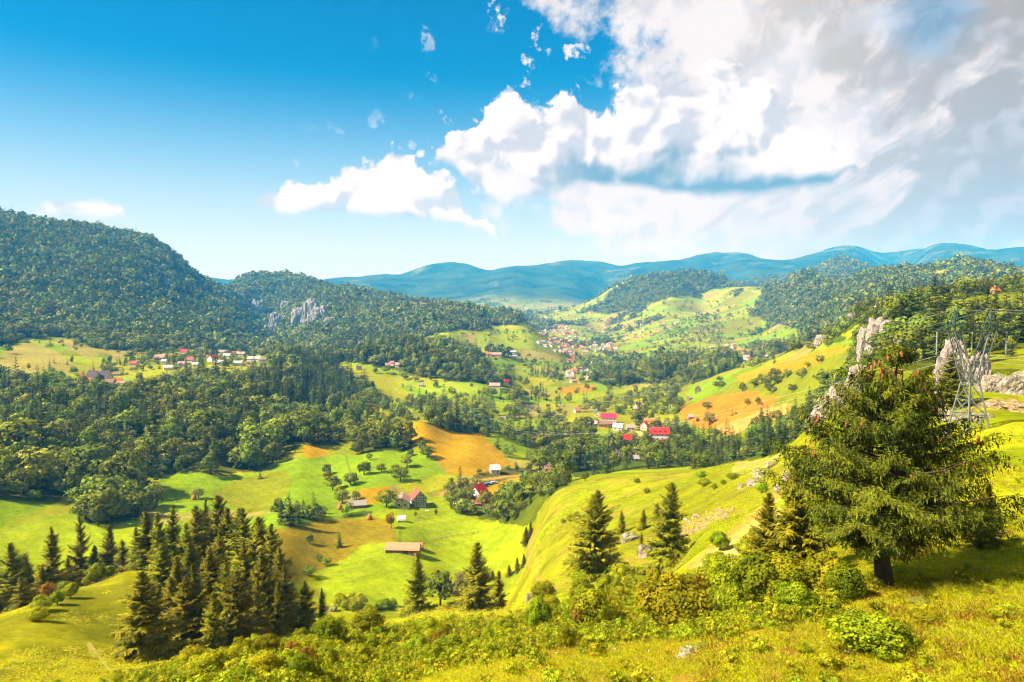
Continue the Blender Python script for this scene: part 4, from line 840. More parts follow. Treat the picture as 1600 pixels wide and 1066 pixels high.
def basin_farm():
    # half-timbered house, gable to the viewer
    p = at(653, 789, 300, 400); e = house("timbered_house", p, R(112), 8.5, 6.6, 4.6, 3.4, RF["rust"], M_PLASTER, "half-timbered grey house with steep rusty roof and gable towards us", detail=0, ov=.45)
    for y in (-3.3, -1.65, 0, 1.65, 3.3): mb = MB(); mb.box(-4.33, -4.24, y - .11, y + .11, 0, 4.6 + (3.3 - abs(y)) * .98); mb.build("timber_beam", M_TIMBER, e)
    for z in (1.3, 2.6, 4.5, 5.9): mb = MB(); q = 3.3 if z < 4.6 else 3.3 * (1 - (z - 4.6) / 3.4); mb.box(-4.34, -4.25, -q, q, z - .1, z + .1); mb.build("timber_beam", M_TIMBER, e)
    for y0, y1, z0, z1 in ((-3.2, -1.7, 1.4, 2.5), (3.2, 1.7, 1.4, 2.5), (-3.2, -1.7, 2.7, 4.4), (3.2, 1.7, 2.7, 4.4)): mb = MB(); mb.bar((-4.29, y0, z0), (-4.29, y1, z1), .16); mb.build("timber_beam", M_TIMBER, e)
    for y in (-.85, .85):
        for z in (1.9, 3.5): add_window(e, -4.36, y, z, -math.pi / 2, .8, 1.0)
    for x in (-2.5, 0, 2.5): add_window(e, x, 3.33, 2.6, math.pi, .9, 1.1)
    rf = [c for c in e.children if c.name.startswith("roof")][0]; mb = MB(); mb.box(-.3, .3, -.3, .3, -.8, .9); mb.build("chimney", M_WALLC, rf, (1.8, .9, 7.4))
    for y in (-.9, .9): mb = MB(); mb.box(-.5, .5, -.35, .35, 0, .05); mb.build("skylight", M_GLASS, rf, (-1.0, 1.6 + y * .2, 6.35 - y * .2)).rotation_euler = (R(-46), 0, 0)
    p = at(629, 790, 300, 400); house("farm_house", p, R(96), 8.0, 7.0, 2.8, 2.4, RF["pink"], M_WALLC, "low farmhouse with faded pink roof beside the timbered house")
    p = at(559, 793, 300, 400); house("shed", p, R(8), 8.2, 4.0, 1.9, 1.5, RF["grey"], M_WOOD, "low grey-roofed shed behind the hedge left of the farm", detail=0, cat="shed")
    # red-roofed farm
    p = at(747, 780, 300, 420); house("farm_house", p + Vector((0, 3, .2)), R(62), 8.0, 6.6, 3.2, 3.8, RF["red"], M_WALLW, "white house with steep bright red roof by the golden field")
    p = at(753, 791, 290, 400); house("barn", p, R(-14), 10.0, 5.0, 2.2, 2.0, RF["rust"], M_WOOD, "barn with rusty red roof in front of the bright red-roofed house", detail=0, cat="barn")
    p = at(733, 783, 290, 400); house("shed", p, R(40), 4.0, 3.0, 2.0, 1.0, RF["red"], M_WALLW, "little red-roofed annex at the left of the bright red-roofed house", detail=0, cat="shed")
    # long barn
    p = at(630, 862, 240, 300); e = empty("long_barn", p, R(-4)); tag(e, "long low barn with bleached shingle roof in the green basin", "barn"); EXCLUDE.append((p.x, p.y, 11))
    L = 13.2; link("wall", wall_mesh(L, 4.4, 1.7, 1.7, M_WOOD), e); link("roof", roof_mesh(L, 4.4, 1.7, 1.7, .45, RF["plank"]), e)
    r = random.Random(4)
    for s in (-1, 1):                       # weathered boards laid over the roof, each lifted a little
        for k in range(22):
            x = -L / 2 - .4 + (k + .5) * (L + .8) / 22; mb = MB(); mb.box(-.29, .29, -.02, 2.95, .0, .05)
            o = mb.build("roof_board", RF["plank"] if r.random() < .6 else RF["plank2"], e, (x, s * .0, 1.7 + 1.7 + .26 + r.uniform(0, .03))); o.rotation_euler = (R(-37.7), 0, 0 if s > 0 else math.pi)
    for k in range(7): mb = MB(); mb.box(-.06, .06, -.06, .06, -.6, 1.7); mb.build("wall_post", M_TIMBER, e, (-L / 2 + .3 + k * (L - .6) / 6, -2.27, 0))
    mb = MB(); mb.box(-.9, .9, -.05, .05, 0, 1.55); mb.build("door", M_TIMBER, e, (1.5, -2.26, 0))
    p = at(655, 858, 240, 300); house("shed", p, R(-10), 2.6, 3.0, 1.7, .9, RF["orange"], M_WOOD, "small orange-roofed lean-to at the right end of the long barn", detail=0, cat="shed")
    # tent, haystacks, garden things
    p = at(627, 815, 260, 360); e = empty("garden_tent", p, R(15)); tag(e, "small white garden tent below the farm", "tent"); mb = MB()
    for a, b in (((-1.7, -1.5), (1.7, -1.5)),): pass
    cv = MB(); pr = [(-1.6, .9), (-1.35, 1.9), (-.7, 2.5), (0, 2.65), (.7, 2.5), (1.35, 1.9), (1.6, .9)]
    for i in range(6): (y0, z0), (y1, z1) = pr[i], pr[i + 1]; cv.poly([(-1.9, y0, z0), (1.9, y0, z0), (1.9, y1, z1), (-1.9, y1, z1)]); cv.poly([(-1.9, y1, z1 - .05), (1.9, y1, z1 - .05), (1.9, y0, z0 - .05), (-1.9, y0, z0 - .05)])
    cv.build("canopy", M_FRAME, e)
    for x in (-1.8, 1.8):
        for y in (-1.55, 1.55): mb = MB(); mb.bar((x, y, 0), (x, y, .95), .09); mb.build("pole", M_FRAME, e)
    mb = MB(); mb.poly([(-1.86, -1.5, 0), (-1.86, 1.5, 0), (-1.86, 1.5, 1.0), (-1.86, 0, 2.5), (-1.86, -1.5, 1.0)]); mb.build("back_sheet", M_FRAME, e)
    hay = surf_mat("hay", (.40, .17, .045), .4, 2.0, .95, .05, .5)
    for px, py, lab in ((531, 796, "orange haystack at the left end of the farm hedge"), (303, 781, "haystack under the pale tree on the west meadow"), (577, 812, "small haystack on the hedge end by the farm track")):
        p = at(px, py, 250, 470); e = empty("haystack", p); tag(e, lab, "haystack"); mb = MB(); mb.tube([(0, 0, -.1), (0, 0, .5), (.03, 0, 1.3), (.02, .03, 2.0), (0, 0, 2.6), (0, 0, 2.8)], [1.15, 1.35, 1.3, .95, .4, .1], 14); mb.build("hay", hay, e, smooth=True); mb = MB(); mb.tube([(0, 0, 2.4), (0, 0, 3.4)], .05, 5); mb.build("pole", M_WOOD, e); EXCLUDE.append((p.x, p.y, 4))
    for px, py, lab in ((649, 789, "left white garden table beside the timbered house"), (658, 790, "right white garden table beside the timbered house"), (667, 800, "white garden table on the lawn below the timbered house")):
        p = at(px, py, 280, 400); e = empty("garden_table", p); tag(e, lab, "table"); mb = MB(); mb.box(-.9, .9, -.5, .5, .7, .78); mb.build("table_top", M_FRAME, e)
        for x in (-.8, .8):
            for y in (-.4, .4): mb = MB(); mb.box(x - .05, x + .05, y - .05, y + .05, 0, .7); mb.build("leg", M_FRAME, e)
    # fences
    def fence(a, b, n, lab, hgt=1.2):
        P = [at(a[0] + (b[0] - a[0]) * k / n, a[1] + (b[1] - a[1]) * k / n, 220, 520) for k in range(n + 1)]; e = empty("fence", P[0]); tag(e, lab, "fence")
        for q in P: mb = MB(); mb.bar((0, 0, -.3), (0, 0, hgt), .16); mb.build("post", M_WOOD, e, q - P[0])
        for k in range(n):
            for z in (.5, 1.0): mb = MB(); mb.bar(P[k] - P[0] + Vector((0, 0, z)), P[k + 1] - P[0] + Vector((0, 0, z)), .09); mb.build("rail", M_WOOD, e)
    fence((622, 822), (621, 848), 6, "short fence running from the tent down towards the long barn"); fence((640, 851), (748, 834), 13, "fence of posts crossing the green basin right of the long barn"); fence((668, 773), (690, 767), 5, "light fence behind the timbered house by the yellow plot"); fence((539, 712), (549, 748), 12, "dark fence line running up the green hillside")
    fence((612, 760), (618, 770), 3, "short fence at the right end of the golden plot behind the farm"); fence((648, 815), (677, 812), 5, "garden fence with saplings below the timbered house")
def car(px, py, d0, d1, rz, paint, lab):
    p = at(px, py, d0, d1); e = empty("parked_car", p, rz); tag(e, lab, "car", None)
    mb = MB(); pr = [(-2.1, .35), (2.1, .35), (2.15, .8), (1.1, .95), (.55, 1.42), (-1.1, 1.45), (-1.9, .98), (-2.15, .85)]; n = len(pr)
    for i in range(n): a, b = pr[i], pr[(i + 1) % n]; mb.poly([(a[0], -.85, a[1]), (a[0], .85, a[1]), (b[0], .85, b[1]), (b[0], -.85, b[1])])
    for y in (-.85, .85): mb.poly([(a[0], y, a[1]) for a in (pr if y < 0 else pr[::-1])])
    mb.build("body", paint, e)
    for y in (-.87, .84): mb = MB(); mb.box(-1.5, .75, y, y + .03, .98, 1.33); mb.build("side_window", M_GLASS, e)
    tm = pm("tyre_rubber" , (.02, .02, .02), var=.1)
    for x in (-1.3, 1.3):
        for y in (-.78, .78): mb = MB(); mb.tube([(x, y - .1, .32), (x, y + .1, .32)], .32, 12); mb.build("wheel", tm, e)
basin_farm()
car(763, 758, 330, 460, .3, pm("blue_car_paint", (.05, .16, .40), var=.05, rough=.35, spec=.5), "blue car parked behind the red-roofed farmhouse"); car(772, 756, 330, 470, .2, pm("silver_car_paint", (.40, .42, .44), var=.05, rough=.35, spec=.5), "silver car parked to the right of the blue one")

def hamlet():
    """red-roofed guest houses and their neighbours down in the valley"""
    H = [(1030,687,31,7.0,5.4,4.0,-6,"red","W","big white guest house with wide red roof and dormers"), (1023,700,32,6.0,3.0,3.0,-4,"crimson","W","long crimson-roofed building in front of the big guest house"), (1017,670,20,8,5.2,3.6,-30,"orange","C","orange-roofed house behind the big guest house"), (1008,672,10,6,4.6,3.2,50,"red","C","narrow red-roofed house left of the orange-roofed one"), (1032,675,9,6,3.5,2.6,50,"orange","W","small orange-roofed house directly behind the big guest house"),
         (977,691,18,6,3.0,3.0,5,"red","W","red-roofed cottage standing left of the guest houses"), (951,660,24,7,4.8,3.4,-6,"crimson","W","white house with dark crimson roof in the upper hamlet"), (925,666,16,8,3.0,2.4,15,"white","W","pale-roofed barn at the left end of the upper hamlet"), (966,672,15,8,3.2,2.6,-20,"white","W","pale-roofed house at the right end of the upper hamlet"), (942,667,15,6,3.0,2.4,0,"brown","O","brown-roofed house between the two pale roofs"), (953,666,9,5,2.6,2.0,-8,"brown","C","small brown-roofed shed beside the brown-roofed house"),
         (933,651,7,5,4.2,2.6,80,"teal","C","little house with teal roof above the pale-roofed barn"), (902,645,9,6,3.0,2.4,15,"orange","W","orange-roofed cottage among trees left of the hamlet"), (997,636,7,5,3.0,2.2,5,"dark","W","dark-roofed cottage among the trees above the hamlet"), (994,642,7,5,2.4,2.0,-8,"pink","W","faded pink roof just below the dark-roofed cottage"), (985,672,12,5,3,2,0,"pink","C","faded pink-roofed house right of the pale-roofed one"), (957,726,12,5,2.4,2.0,-5,"orange","C","rusty orange roof low among trees below the hamlet"), (963,718,9,5,3.4,2.4,60,"grey","W","grey-gabled cottage above the rusty orange roof"), (991,733,13,5,2.2,1.6,-3,"grey","W","low grey-roofed shed half hidden behind the spur")]
    for px, py, wpx, dp, h, rh, rz, rf, wl, lab in H:
        p = at(px, py, 440, 760); w = wpx * dist(p) / FPX * .95
        e = house("valley_house", p, R(rz), w, dp, h, rh, RF[rf], {"W": M_WALLW, "C": M_WALLC, "O": M_WALLO}[wl], lab, "houses of the red-roofed hamlet"); open_view(p, w, 4 if py > 685 else 2)
        if wpx > 30:
            rfo = [c for c in e.children if c.name.startswith("roof")][0]
            for x in (-w * .25, 0.0, w * .25):
                mb = MB(); mb.box(-.9, .9, -1.2, 1.0, -.6, .5); mb.poly([(-1.1, -1.35, .5), (1.1, -1.35, .5), (0, -1.35, 1.4)]); mb.poly([(-1.1, -1.35, .5), (0, -1.35, 1.4), (0, 1.5, 1.4), (-1.1, 1.5, .5)]); mb.poly([(0, -1.35, 1.4), (1.1, -1.35, .5), (1.1, 1.5, .5), (0, 1.5, 1.4)])
                mb.build("dormer", RF[rf], rfo, (x, -dp * .26, h + rh * .38))
    S = [(634,679,11,5,2.4,1.8,-5,"red","barn","lone red-roofed barn on top of the golden field",440,560,M_WOOD), (773,739,14,6,2.8,2.2,10,"white","house","pale-roofed house among pale trees above the golden strip",350,480,M_WALLW), (856,737,9,5,2.6,2.0,0,"brown","house","brown house by the trees right of the golden strip",360,520,M_WALLC), (1090,613,9,5,3.6,2.6,70,"rust","barn","tall dark barn on the green field of the east slope",520,800,M_WOOD),
         (1078,625,6,4,2.2,1.4,20,"grey","barn","small grey shed below the tall dark barn",520,780,M_WOOD), (1079,655,8,4,2.4,1.6,0,"pink","barn","faded shed at the left edge of the orange field",520,700,M_WOOD), (1373,478,12,5,2.4,1.4,0,"white","house","long pale shed among conifers on the skyline hill",380,560,M_WALLW), (1554,459,8,3.2,2.0,1.5,20,"orange","house","orange-roofed house on the skyline at the far right",380,560,M_WALLO),
         (561,578,7,5,3,2.4,10,"dark","house","dark-roofed cottage at the top of the yellow field",700,1100,M_WALLC), (567,592,4,4,2.2,1.6,0,"brown","barn","tiny hut in the yellow field",650,1000,M_WOOD), (658,604,6,5,2.6,2,0,"grey","house","grey-roofed cottage on the strip right of the yellow field",600,1000,M_WALLW), (785,659,9,5,2.8,2.2,10,"grey","house","grey-roofed cottage among trees in the middle valley",480,800,M_WALLW), (831,641,6,5,2.8,2,0,"dark","house","small dark-roofed house in the middle valley",600,900,M_WALLW),
         (773,607,16,7,4.0,2.8,0,"pink","house","long pinkish house in the valley left of the stream",700,1100,M_WALLC), (790,600,9,6,3.4,2.6,10,"red","house","red-roofed house just above the long pinkish one",750,1200,M_WALLW), (890,592,11,7,4,2.8,0,"pink","house","pinkish house by the stream below the village",800,1300,M_WALLW), (896,585,7,6,3.6,2.6,60,"red","house","red-roofed house behind the pinkish stream house",850,1400,M_WALLW), (645,533,9,6,3.6,3,5,"red","house","lone red roof on top of the wooded middle ridge",900,1300,M_WALLW),
         (606,574,7,6,3.4,2.6,15,"pink","house","left of the three houses on the flank of the wooded ridge",750,1150,M_WALLC), (613,571,7,6,3.4,2.6,-15,"brown","house","middle one of the three houses on the flank of the wooded ridge",750,1150,M_WALLC), (621,573,6,6,3.0,2.4,0,"pink","house","right of the three houses on the flank of the wooded ridge",750,1150,M_WALLW), (756,556,22,9,4,3,-2,"orange","house","long orange-roofed row at the foot of the far meadow",1050,1500,M_WALLC), (775,557,16,9,4,3,4,"pink","house","long pink-roofed row right of the orange-roofed one",1050,1500,M_WALLC), (801,560,14,9,4,2.4,0,"grey","house","long grey-roofed hall in the far meadow",1050,1500,M_WALLW), (800,553,12,9,4,2.4,0,"white","house","pale hall behind the long grey-roofed one",1100,1700,M_WALLW)]
    for px, py, wpx, dp, h, rh, rz, rf, cat, lab, d0, d1, wm in S:
        p = at(px, py, d0, d1); open_view(p, 6); w = max(wpx * dist(p) / FPX, 4); house("valley_" + cat, p, R(rz), w, dp, h, rh, RF[rf], wm, lab, None, detail=1 if dist(p) < 620 else 0, cat=cat)
    # hamlets at the left
    L1 = [(126,599,11,8,5,3.4,30,"orange","O","house with orange gable at the left end of the left hamlet"), (135,603,10,8,4.5,3.2,30,"orange","O","second orange-roofed house of the left hamlet"), (146,596,15,10,3.2,7.5,-8,"dark","C","steep dark-roofed lodge, left of the pair in the left hamlet"), (165,596,14,10,3.2,7.5,-5,"dark","C","steep dark-roofed lodge, right of the pair in the left hamlet"), (140,608,14,8,3.4,3,0,"dark","W","dark-roofed house in front of the steep lodges"), (155,607,12,8,3.4,3,70,"grey","W","white-gabled house in front of the steep lodges"), (172,602,12,7,3.2,2.6,10,"brown","C","brown-roofed house right of the steep lodges"), (190,606,13,7,3.4,2.6,0,"pink","O","pinkish-roofed house at the right end of the left hamlet"), (203,606,14,7,3,2.4,0,"grey","C","grey-roofed house at the right end of the left hamlet"), (184,601,9,7,3.6,2.6,40,"orange","O","orange gabled house behind the pinkish-roofed one"), (178,587,20,4,2.0,1.2,4,"brown","C","long low brown roof above the left hamlet"),
          (210,572,10,8,3.4,2.6,0,"rust","C","rust-roofed house between the two left hamlets")]
    L2 = [(250,563,14,8,4,3,8,"pink"),(263,578,13,8,3,2.2,30,"white"),(257,568,7,6,3,2,0,"white"),(284,573,10,7,3.4,2.6,0,"pink"),(297,567,13,8,4,3.2,-6,"rust"),(288,553,9,7,4,3,0,"crimson"),(316,548,8,7,3,2.6,0,"brown"),(331,565,9,8,5,3.6,70,"crimson"),(343,571,13,9,4,2.6,0,"white"),(347,555,18,8,5,3,-4,"grey"),(355,560,10,8,4,2.6,0,"white"),(368,557,10,8,4.5,3.4,10,"rust"),(377,557,13,8,4,2.8,-5,"pink"),(372,571,13,8,3.4,2.4,5,"white"),(398,564,20,8,3.4,2.4,-4,"white"),(410,565,10,7,3,2,8,"grey"),(390,575,6,5,2.4,1.8,0,"brown"),(306,573,8,6,3,2.2,0,"white")]
    for px, py, wpx, dp, h, rh, rz, rf, wl, lab in L1:
        p = at(px, py, 640, 1000); open_view(p, 9); house("hamlet_house", p, R(rz), wpx * dist(p) / FPX, dp, h, rh, RF[rf], {"W": M_WALLW, "C": M_WALLC, "O": M_WALLO}[wl], lab, "houses of the left hamlet", detail=1 if dist(p) < 800 else 0)
    for k, (px, py, wpx, dp, h, rh, rz, rf) in enumerate(sorted(L2)):
        p = at(px, py, 780, 1250); open_view(p, 9); nm = {"white": "pale", "crimson": "crimson", "pink": "faded pink", "grey": "grey", "rust": "rust-red", "brown": "brown"}[rf]
        ord_ = ("first", "second", "third", "fourth", "fifth", "sixth", "seventh")[sum(1 for q in sorted(L2)[:k] if q[7] == rf)]
        house("hamlet_house", p, R(rz), wpx * dist(p) / FPX, dp, h, rh, RF[rf], M_WALLW if k % 3 else M_WALLC, "%s-roofed house of the second left hamlet, %s of its colour from the left" % (nm, ord_), "houses of the second left hamlet", detail=0)
hamlet()

def village():
    r = random.Random(33)
    walls = [M_WALLW, M_WALLC, M_WALLW, M_WALLO]; kinds = {}
    for rf in ("orange", "rust", "pink", "white", "grey"):
        for v in range(2):
            w, dp, h, rh = (11, 9, 5, 3.6) if v == 0 else (15, 9, 4, 3.2)
            kinds[rf, v] = (wall_mesh(w, dp, h, rh, walls[(v + len(rf)) % 4]), roof_mesh(w, dp, h, rh, .6, RF[rf]))
    word = {"orange": "orange", "rust": "rust-red", "pink": "pinkish", "white": "pale", "grey": "grey", "red": "bright red"}
    A = [("the dense centre of the far village", 105, [(832,540),(850,528),(870,520),(905,522),(935,535),(960,538),(975,545),(950,552),(920,550),(905,562),(880,566),(868,552),(845,548)], 1500, 2600), ("the upper edge of the far village", 40, [(840,520),(870,508),(905,515),(900,524),(870,520),(845,528)], 1700, 3200), ("the far meadows beyond the village", 45, [(815,492),(860,484),(900,490),(960,500),(1060,505),(1060,530),(980,530),(900,510),(840,505)], 1900, 4200), ("the lane below the far village", 15, [(880,566),(905,562),(935,570),(925,590),(900,600),(880,590),(890,575)], 900, 1900), ("the right side valley", 26, [(1110,545),(1140,538),(1190,550),(1200,560),(1170,565),(1120,556)], 1150, 1900)]
    for where, n, poly, d0, d1 in A:
        xs = [q[0] for q in poly]; ys = [q[1] for q in poly]; got = []; k = 0
        while len(got) < n and k < 6000:
            k += 1; px, py = r.uniform(min(xs), max(xs)), r.uniform(min(ys), max(ys))
            if not inside(np.array([px]), np.array([py]), poly)[0]: continue
            p = at(px, py, d0, d1)
            if any(math.hypot(p.x - q.x, p.y - q.y) < 15 for q in got): continue
            got.append(p); rf = r.choice(("orange", "orange", "rust", "rust", "pink", "pink", "white", "grey", "grey")); s = r.uniform(.6, .92)
            e = empty("village_house", p, r.choice((0, 0, .4, -.4, 1.2)) + r.uniform(-.3, .3)); e.scale = (s, s, s); wm, rm = kinds[rf, r.randrange(2)]
            link("wall", wm, e); link("roof", rm, e); tag(e, "%s-roofed house in %s" % (word[rf], where), "house", "%s-roofed houses in %s" % (word[rf], where)); EXCLUDE.append((p.x, p.y, 11))
            if len(got) % 2: EXCLUDE.append((p.x * (1 - 16 / dist(p)), p.y * (1 - 16 / dist(p)), 8))
village()

# ------------------------------------------------------------------ pylon and wires
def pylon():
    steel = surf_mat("galvanised_steel", (.15, .165, .14), .2, 2.0, .5, .5); green = surf_mat("green_painted_steel", (.05, .085, .065), .2, 2.0, .6, .4); ins = surf_mat("glass_insulators", (.22, .26, .24), .1, 3, .3, .5)
    p = at(1513, 675, 95, 130); d = dist(p); e = empty("power_pylon", p, R(10)); tag(e, "steel lattice power pylon with twin peaks on the right meadow", "pylon"); k = d / FPX
    HB = (673 - 596) * k; HA = (673 - 517) * k; HP = (673 - 483) * k
    b = 1.75; wst = .75; wx = 2.75; wy = .55
    def P(sx, sy, q):       # corner of the lower body
        t = q / HB; return Vector((sx * (b + (wst - b) * t), sy * (b + (wst - b) * t), q))
    for sx in (-1, 1):
        for sy in (-1, 1):
            mb = MB(); mb.bar(P(sx, sy, -.6), P(sx, sy, HB), .16); mb.build("leg", steel, e); mb = MB(); mb.box(-.35, .35, -.35, .35, -.8, .18); mb.build("footing", surf_mat("concrete", (.4, .38, .34)) if "concrete" not in bpy.data.materials else bpy.data.materials["concrete"], e, (sx * b, sy * b, 0))
    lv = [0, HB * .36, HB * .66, HB]
    faces = [((-1, -1), (1, -1)), ((1, -1), (1, 1)), ((1, 1), (-1, 1)), ((-1, 1), (-1, -1))]
    for a, c in faces:
        for i in range(3):
            for u, v in ((a, c), (c, a)): mb = MB(); mb.bar(P(*u, lv[i]), P(*v, lv[i + 1]), .075); mb.build("brace", steel, e)
            mb = MB(); mb.bar(P(*a, lv[i + 1]), P(*c, lv[i + 1]), .075); mb.build("brace", steel, e)
    # two masts spreading from the waist to the bridge
    for s in (-1, 1):
        def Q(ix, sy, q):
            t = (q - HB) / (HA - HB); x0 = s * wst if ix else s * .10; x1 = s * (wx + .55) if ix else s * (wx - .55); return Vector((x0 + (x1 - x0) * t, sy * (wst + (wy - wst) * t), q))
        ql = [HB + (HA - HB) * f for f in (0, .26, .5, .75, 1)]
        for ix in (0, 1):
            for sy in (-1, 1): mb = MB(); mb.bar(Q(ix, sy, HB), Q(ix, sy, HA), .125); mb.build("mast_leg", steel, e)
        for i in range(4):
            z0, z1 = ql[i], ql[i + 1]
            for u, v in (((0, -1), (1, -1)), ((1, -1), (0, -1)), ((0, 1), (1, 1)), ((1, 1), (0, 1)), ((1, -1), (1, 1)), ((1, 1), (1, -1)), ((0, -1), (0, 1))): mb = MB(); mb.bar(Q(*u, z0), Q(*v, z1), .062); mb.build("brace", steel if i < 2 else green, e)
        # peak
        tip = Vector((s * (wx + .15), 0, HP))
        for ix in (-.6, .6):
            for sy in (-1, 1): mb = MB(); mb.bar((s * wx + ix, sy * wy, HA), tip, .09); mb.build("peak_leg", green, e)
        for f in (.2, .42, .64):
            q = [Vector((s * wx + ix, sy * wy, HA)).lerp(tip, f) for ix, sy in ((-.6, -1), (.6, -1), (.6, 1), (-.6, 1))]; q2 = [Vector((s * wx + ix, sy * wy, HA)).lerp(tip, f + .2) for ix, sy in ((-.6, -1), (.6, -1), (.6, 1), (-.6, 1))]
            for j in range(4): mb = MB(); mb.bar(q[j], q2[(j + 1) % 4], .075); mb.build("brace", green, e)
    # bridge
    AX = 5.6; zb, zt = HA - .05, HA + 1.05
    for sy in (-1, 1):
        mb = MB(); mb.bar((-AX, sy * .12, zb), (-wx, sy * wy, zb), .12); mb.bar((-wx, sy * wy, zb), (wx, sy * wy, zb), .12); mb.bar((wx, sy * wy, zb), (AX, sy * .12, zb), .12); mb.build("bridge_chord", green, e)
        mb = MB(); mb.bar((-AX, sy * .12, zb + .1), (-wx, sy * wy, zt), .11); mb.bar((-wx, sy * wy, zt), (wx, sy * wy, zt), .11); mb.bar((wx, sy * wy, zt), (AX, sy * .12, zb + .1), .11); mb.build("bridge_chord", green, e)
        n = 10
        for i in range(n):
            x0 = -wx + 2 * wx * i / n; x1 = -wx + 2 * wx * (i + 1) / n; mb = MB(); mb.bar((x0, sy * wy, zb if i % 2 else zt), (x1, sy * wy, zt if i % 2 else zb), .062); mb.build("brace", green, e)
        for s in (-1, 1):
            for f0, f1 in ((0, .35), (.35, .7)):
                xa = s * (wx + (AX - wx) * f0); xb = s * (wx + (AX - wx) * f1); mb = MB(); mb.bar((xa, sy * (wy + (.12 - wy) * f0), zt + (zb - zt) * f0), (xb, sy * (wy + (.12 - wy) * f1), zb), .062); mb.build("brace", green, e)
    mw = e.matrix_basis.copy(); mw = Matrix.Translation(p) @ Matrix.Rotation(R(10), 4, 'Z'); ends = []
    for x in (-AX + .1, 0, AX - .1):
        mb = MB(); pts = [(x, 0, zb - .05 - .29 * i) for i in range(12)]; mb.tube(pts, [.05 if i % 2 else .11 for i in range(12)], 8); mb.build("insulator", ins, e, smooth=True); ends.append(mw @ Vector((x, 0, zb - 3.3)))
    tips = [mw @ Vector((s * (wx + .15), 0, HP)) for s in (-1, 1)]
    wire = surf_mat("aluminium_wire", (.42, .42, .40), .05, 2, .45, .5)
    far = stand(690, 640); far.z = CZ - 78
    side = Vector((.92, .25, 0)).normalized()
    def run(a, b, sag, rad, lab, grp):
        n = 36; pts = [a.lerp(b, i / n) - Vector((0, 0, 4 * sag * (i / n) * (1 - i / n))) for i in range(n + 1)]
        mb = MB(); mb.tube([q - a for q in pts], [rad * max(1.0, math.hypot(q.x, q.y) / 330) for q in pts], 5); o = mb.build("power_wire", wire, None, a, smooth=True); tag(o, lab, "wire", grp)
    for i, (q, nm) in enumerate(zip(ends, ("lowest", "middle", "outer"))):
        run(q, far + side * (i - 1) * 6.5, 26, .014, "%s wire hanging across the valley from the pylon" % nm, "wires across the valley")
        run(q, q + Vector((120, -8, 4 + i)), 4.5, .018, "%s wire leaving the pylon to the right" % nm, "wires to the right of the pylon")
    for s, (q, nm) in zip((-1, 1), zip(tips, ("left", "right"))):
        run(q, far + side * s * 4 + Vector((0, 0, 9)), 21, .010, "thin earth wire from the %s peak across the valley" % nm, "earth wires"); run(q, q + Vector((120, -8, 5)), 3.5, .014, "thin earth wire from the %s peak to the right" % nm, "earth wires")
pylon()
def poles():
    for px, py, d0, d1, h, lab in ((950, 726, 400, 620, 8, "wooden pole among the trees left of the rusty orange roof"), (1008, 735, 380, 600, 8, "wooden pole at the edge of the grove above the spur"), (974, 705, 430, 640, 8, "wooden pole below the red-roofed cottage"), (770, 640, 560, 800, 9, "wooden pole on the hill above the golden field")):
        p = at(px, py, d0, d1); e = empty("utility_pole", p); tag(e, lab, "pole"); mb = MB(); mb.tube([(0, 0, -.5), (0, 0, h)], [.16, .11], 8); mb.build("post", M_WOOD, e); mb = MB(); mb.box(-.9, .9, -.07, .07, h - .7, h - .55); mb.build("crossbar", M_WOOD, e)
poles()

# ------------------------------------------------------------------ limestone
def rock_mat(name, a, b, c, moss):
    m, N, bs, out = new_mat(name); g = N.node('ShaderNodeNewGeometry'); o = N.node('ShaderNodeTexCoord').outputs['Object']
    n1 = N.noise(o, .9, 7, .65); n2 = N.noise(o, 4.5, 5, .65)
    st = N.node('ShaderNodeMapping'); N.put(st.inputs[0], o); st.inputs['Scale'].default_value = (1.6, 1.6, .35); n3 = N.noise(st.outputs[0], 1.6, 5, .6)
    col = N.mix(N.ramp(n1, .35, .65), a, b); col = N.mix(N.m('MULTIPLY', N.ramp(n3, .54, .66), .75), col, c)
    sp = N.node('ShaderNodeSeparateXYZ'); N.put(sp.inputs[0], g.outputs['Normal'])
    col = N.mix(N.ramp(N.m('ADD', sp.outputs[2], N.m('MULTIPLY', N.m('SUBTRACT', n1, .5), 1.6)), .5, .8), col, moss)
    N.put(bs.inputs['Base Color'], col); bs.inputs['Roughness'].default_value = .92; bs.inputs['Specular IOR Level'].default_value = .1
    bp = N.node('ShaderNodeBump'); bp.inputs['Strength'].default_value = .8; bp.inputs['Distance'].default_value = .25; N.put(bp.inputs['Height'], N.m('ADD', n1, N.m('MULTIPLY', n2, .5))); N.l.new(bp.outputs[0], bs.inputs['Normal'])
    return m
M_LIME = rock_mat("limestone", (.40, .33, .27), (.26, .21, .17), (.10, .085, .065), (.15, .16, .012)); M_CLIFF = rock_mat("gorge_limestone", (.38, .37, .35), (.24, .24, .235), (.08, .085, .085), (.04, .06, .02)); M_REDROCK = rock_mat("reddish_limestone", (.42, .30, .23), (.34, .22, .16), (.18, .11, .07), (.20, .15, .015))
_ICO = {}
def ico(sub):
    if sub not in _ICO:
        import bmesh
        bm = bmesh.new(); bmesh.ops.create_icosphere(bm, subdivisions=sub, radius=1); _ICO[sub] = (np.array([v.co[:] for v in bm.verts]), np.array([[v.index for v in f.verts] for f in bm.faces])); bm.free()
    return _ICO[sub]
def n3(p, seed, sc):
    q = p * sc + seed * 7.7; return (fbm(q[:, 0], q[:, 1] + q[:, 2] * .7, 4, seed) + fbm(q[:, 1] + 3.3, q[:, 2] - q[:, 0] * .6, 4, seed + 9) + fbm(q[:, 2] * .8 + 8, q[:, 0] + q[:, 1] * .5, 4, seed + 17)) / 1.6
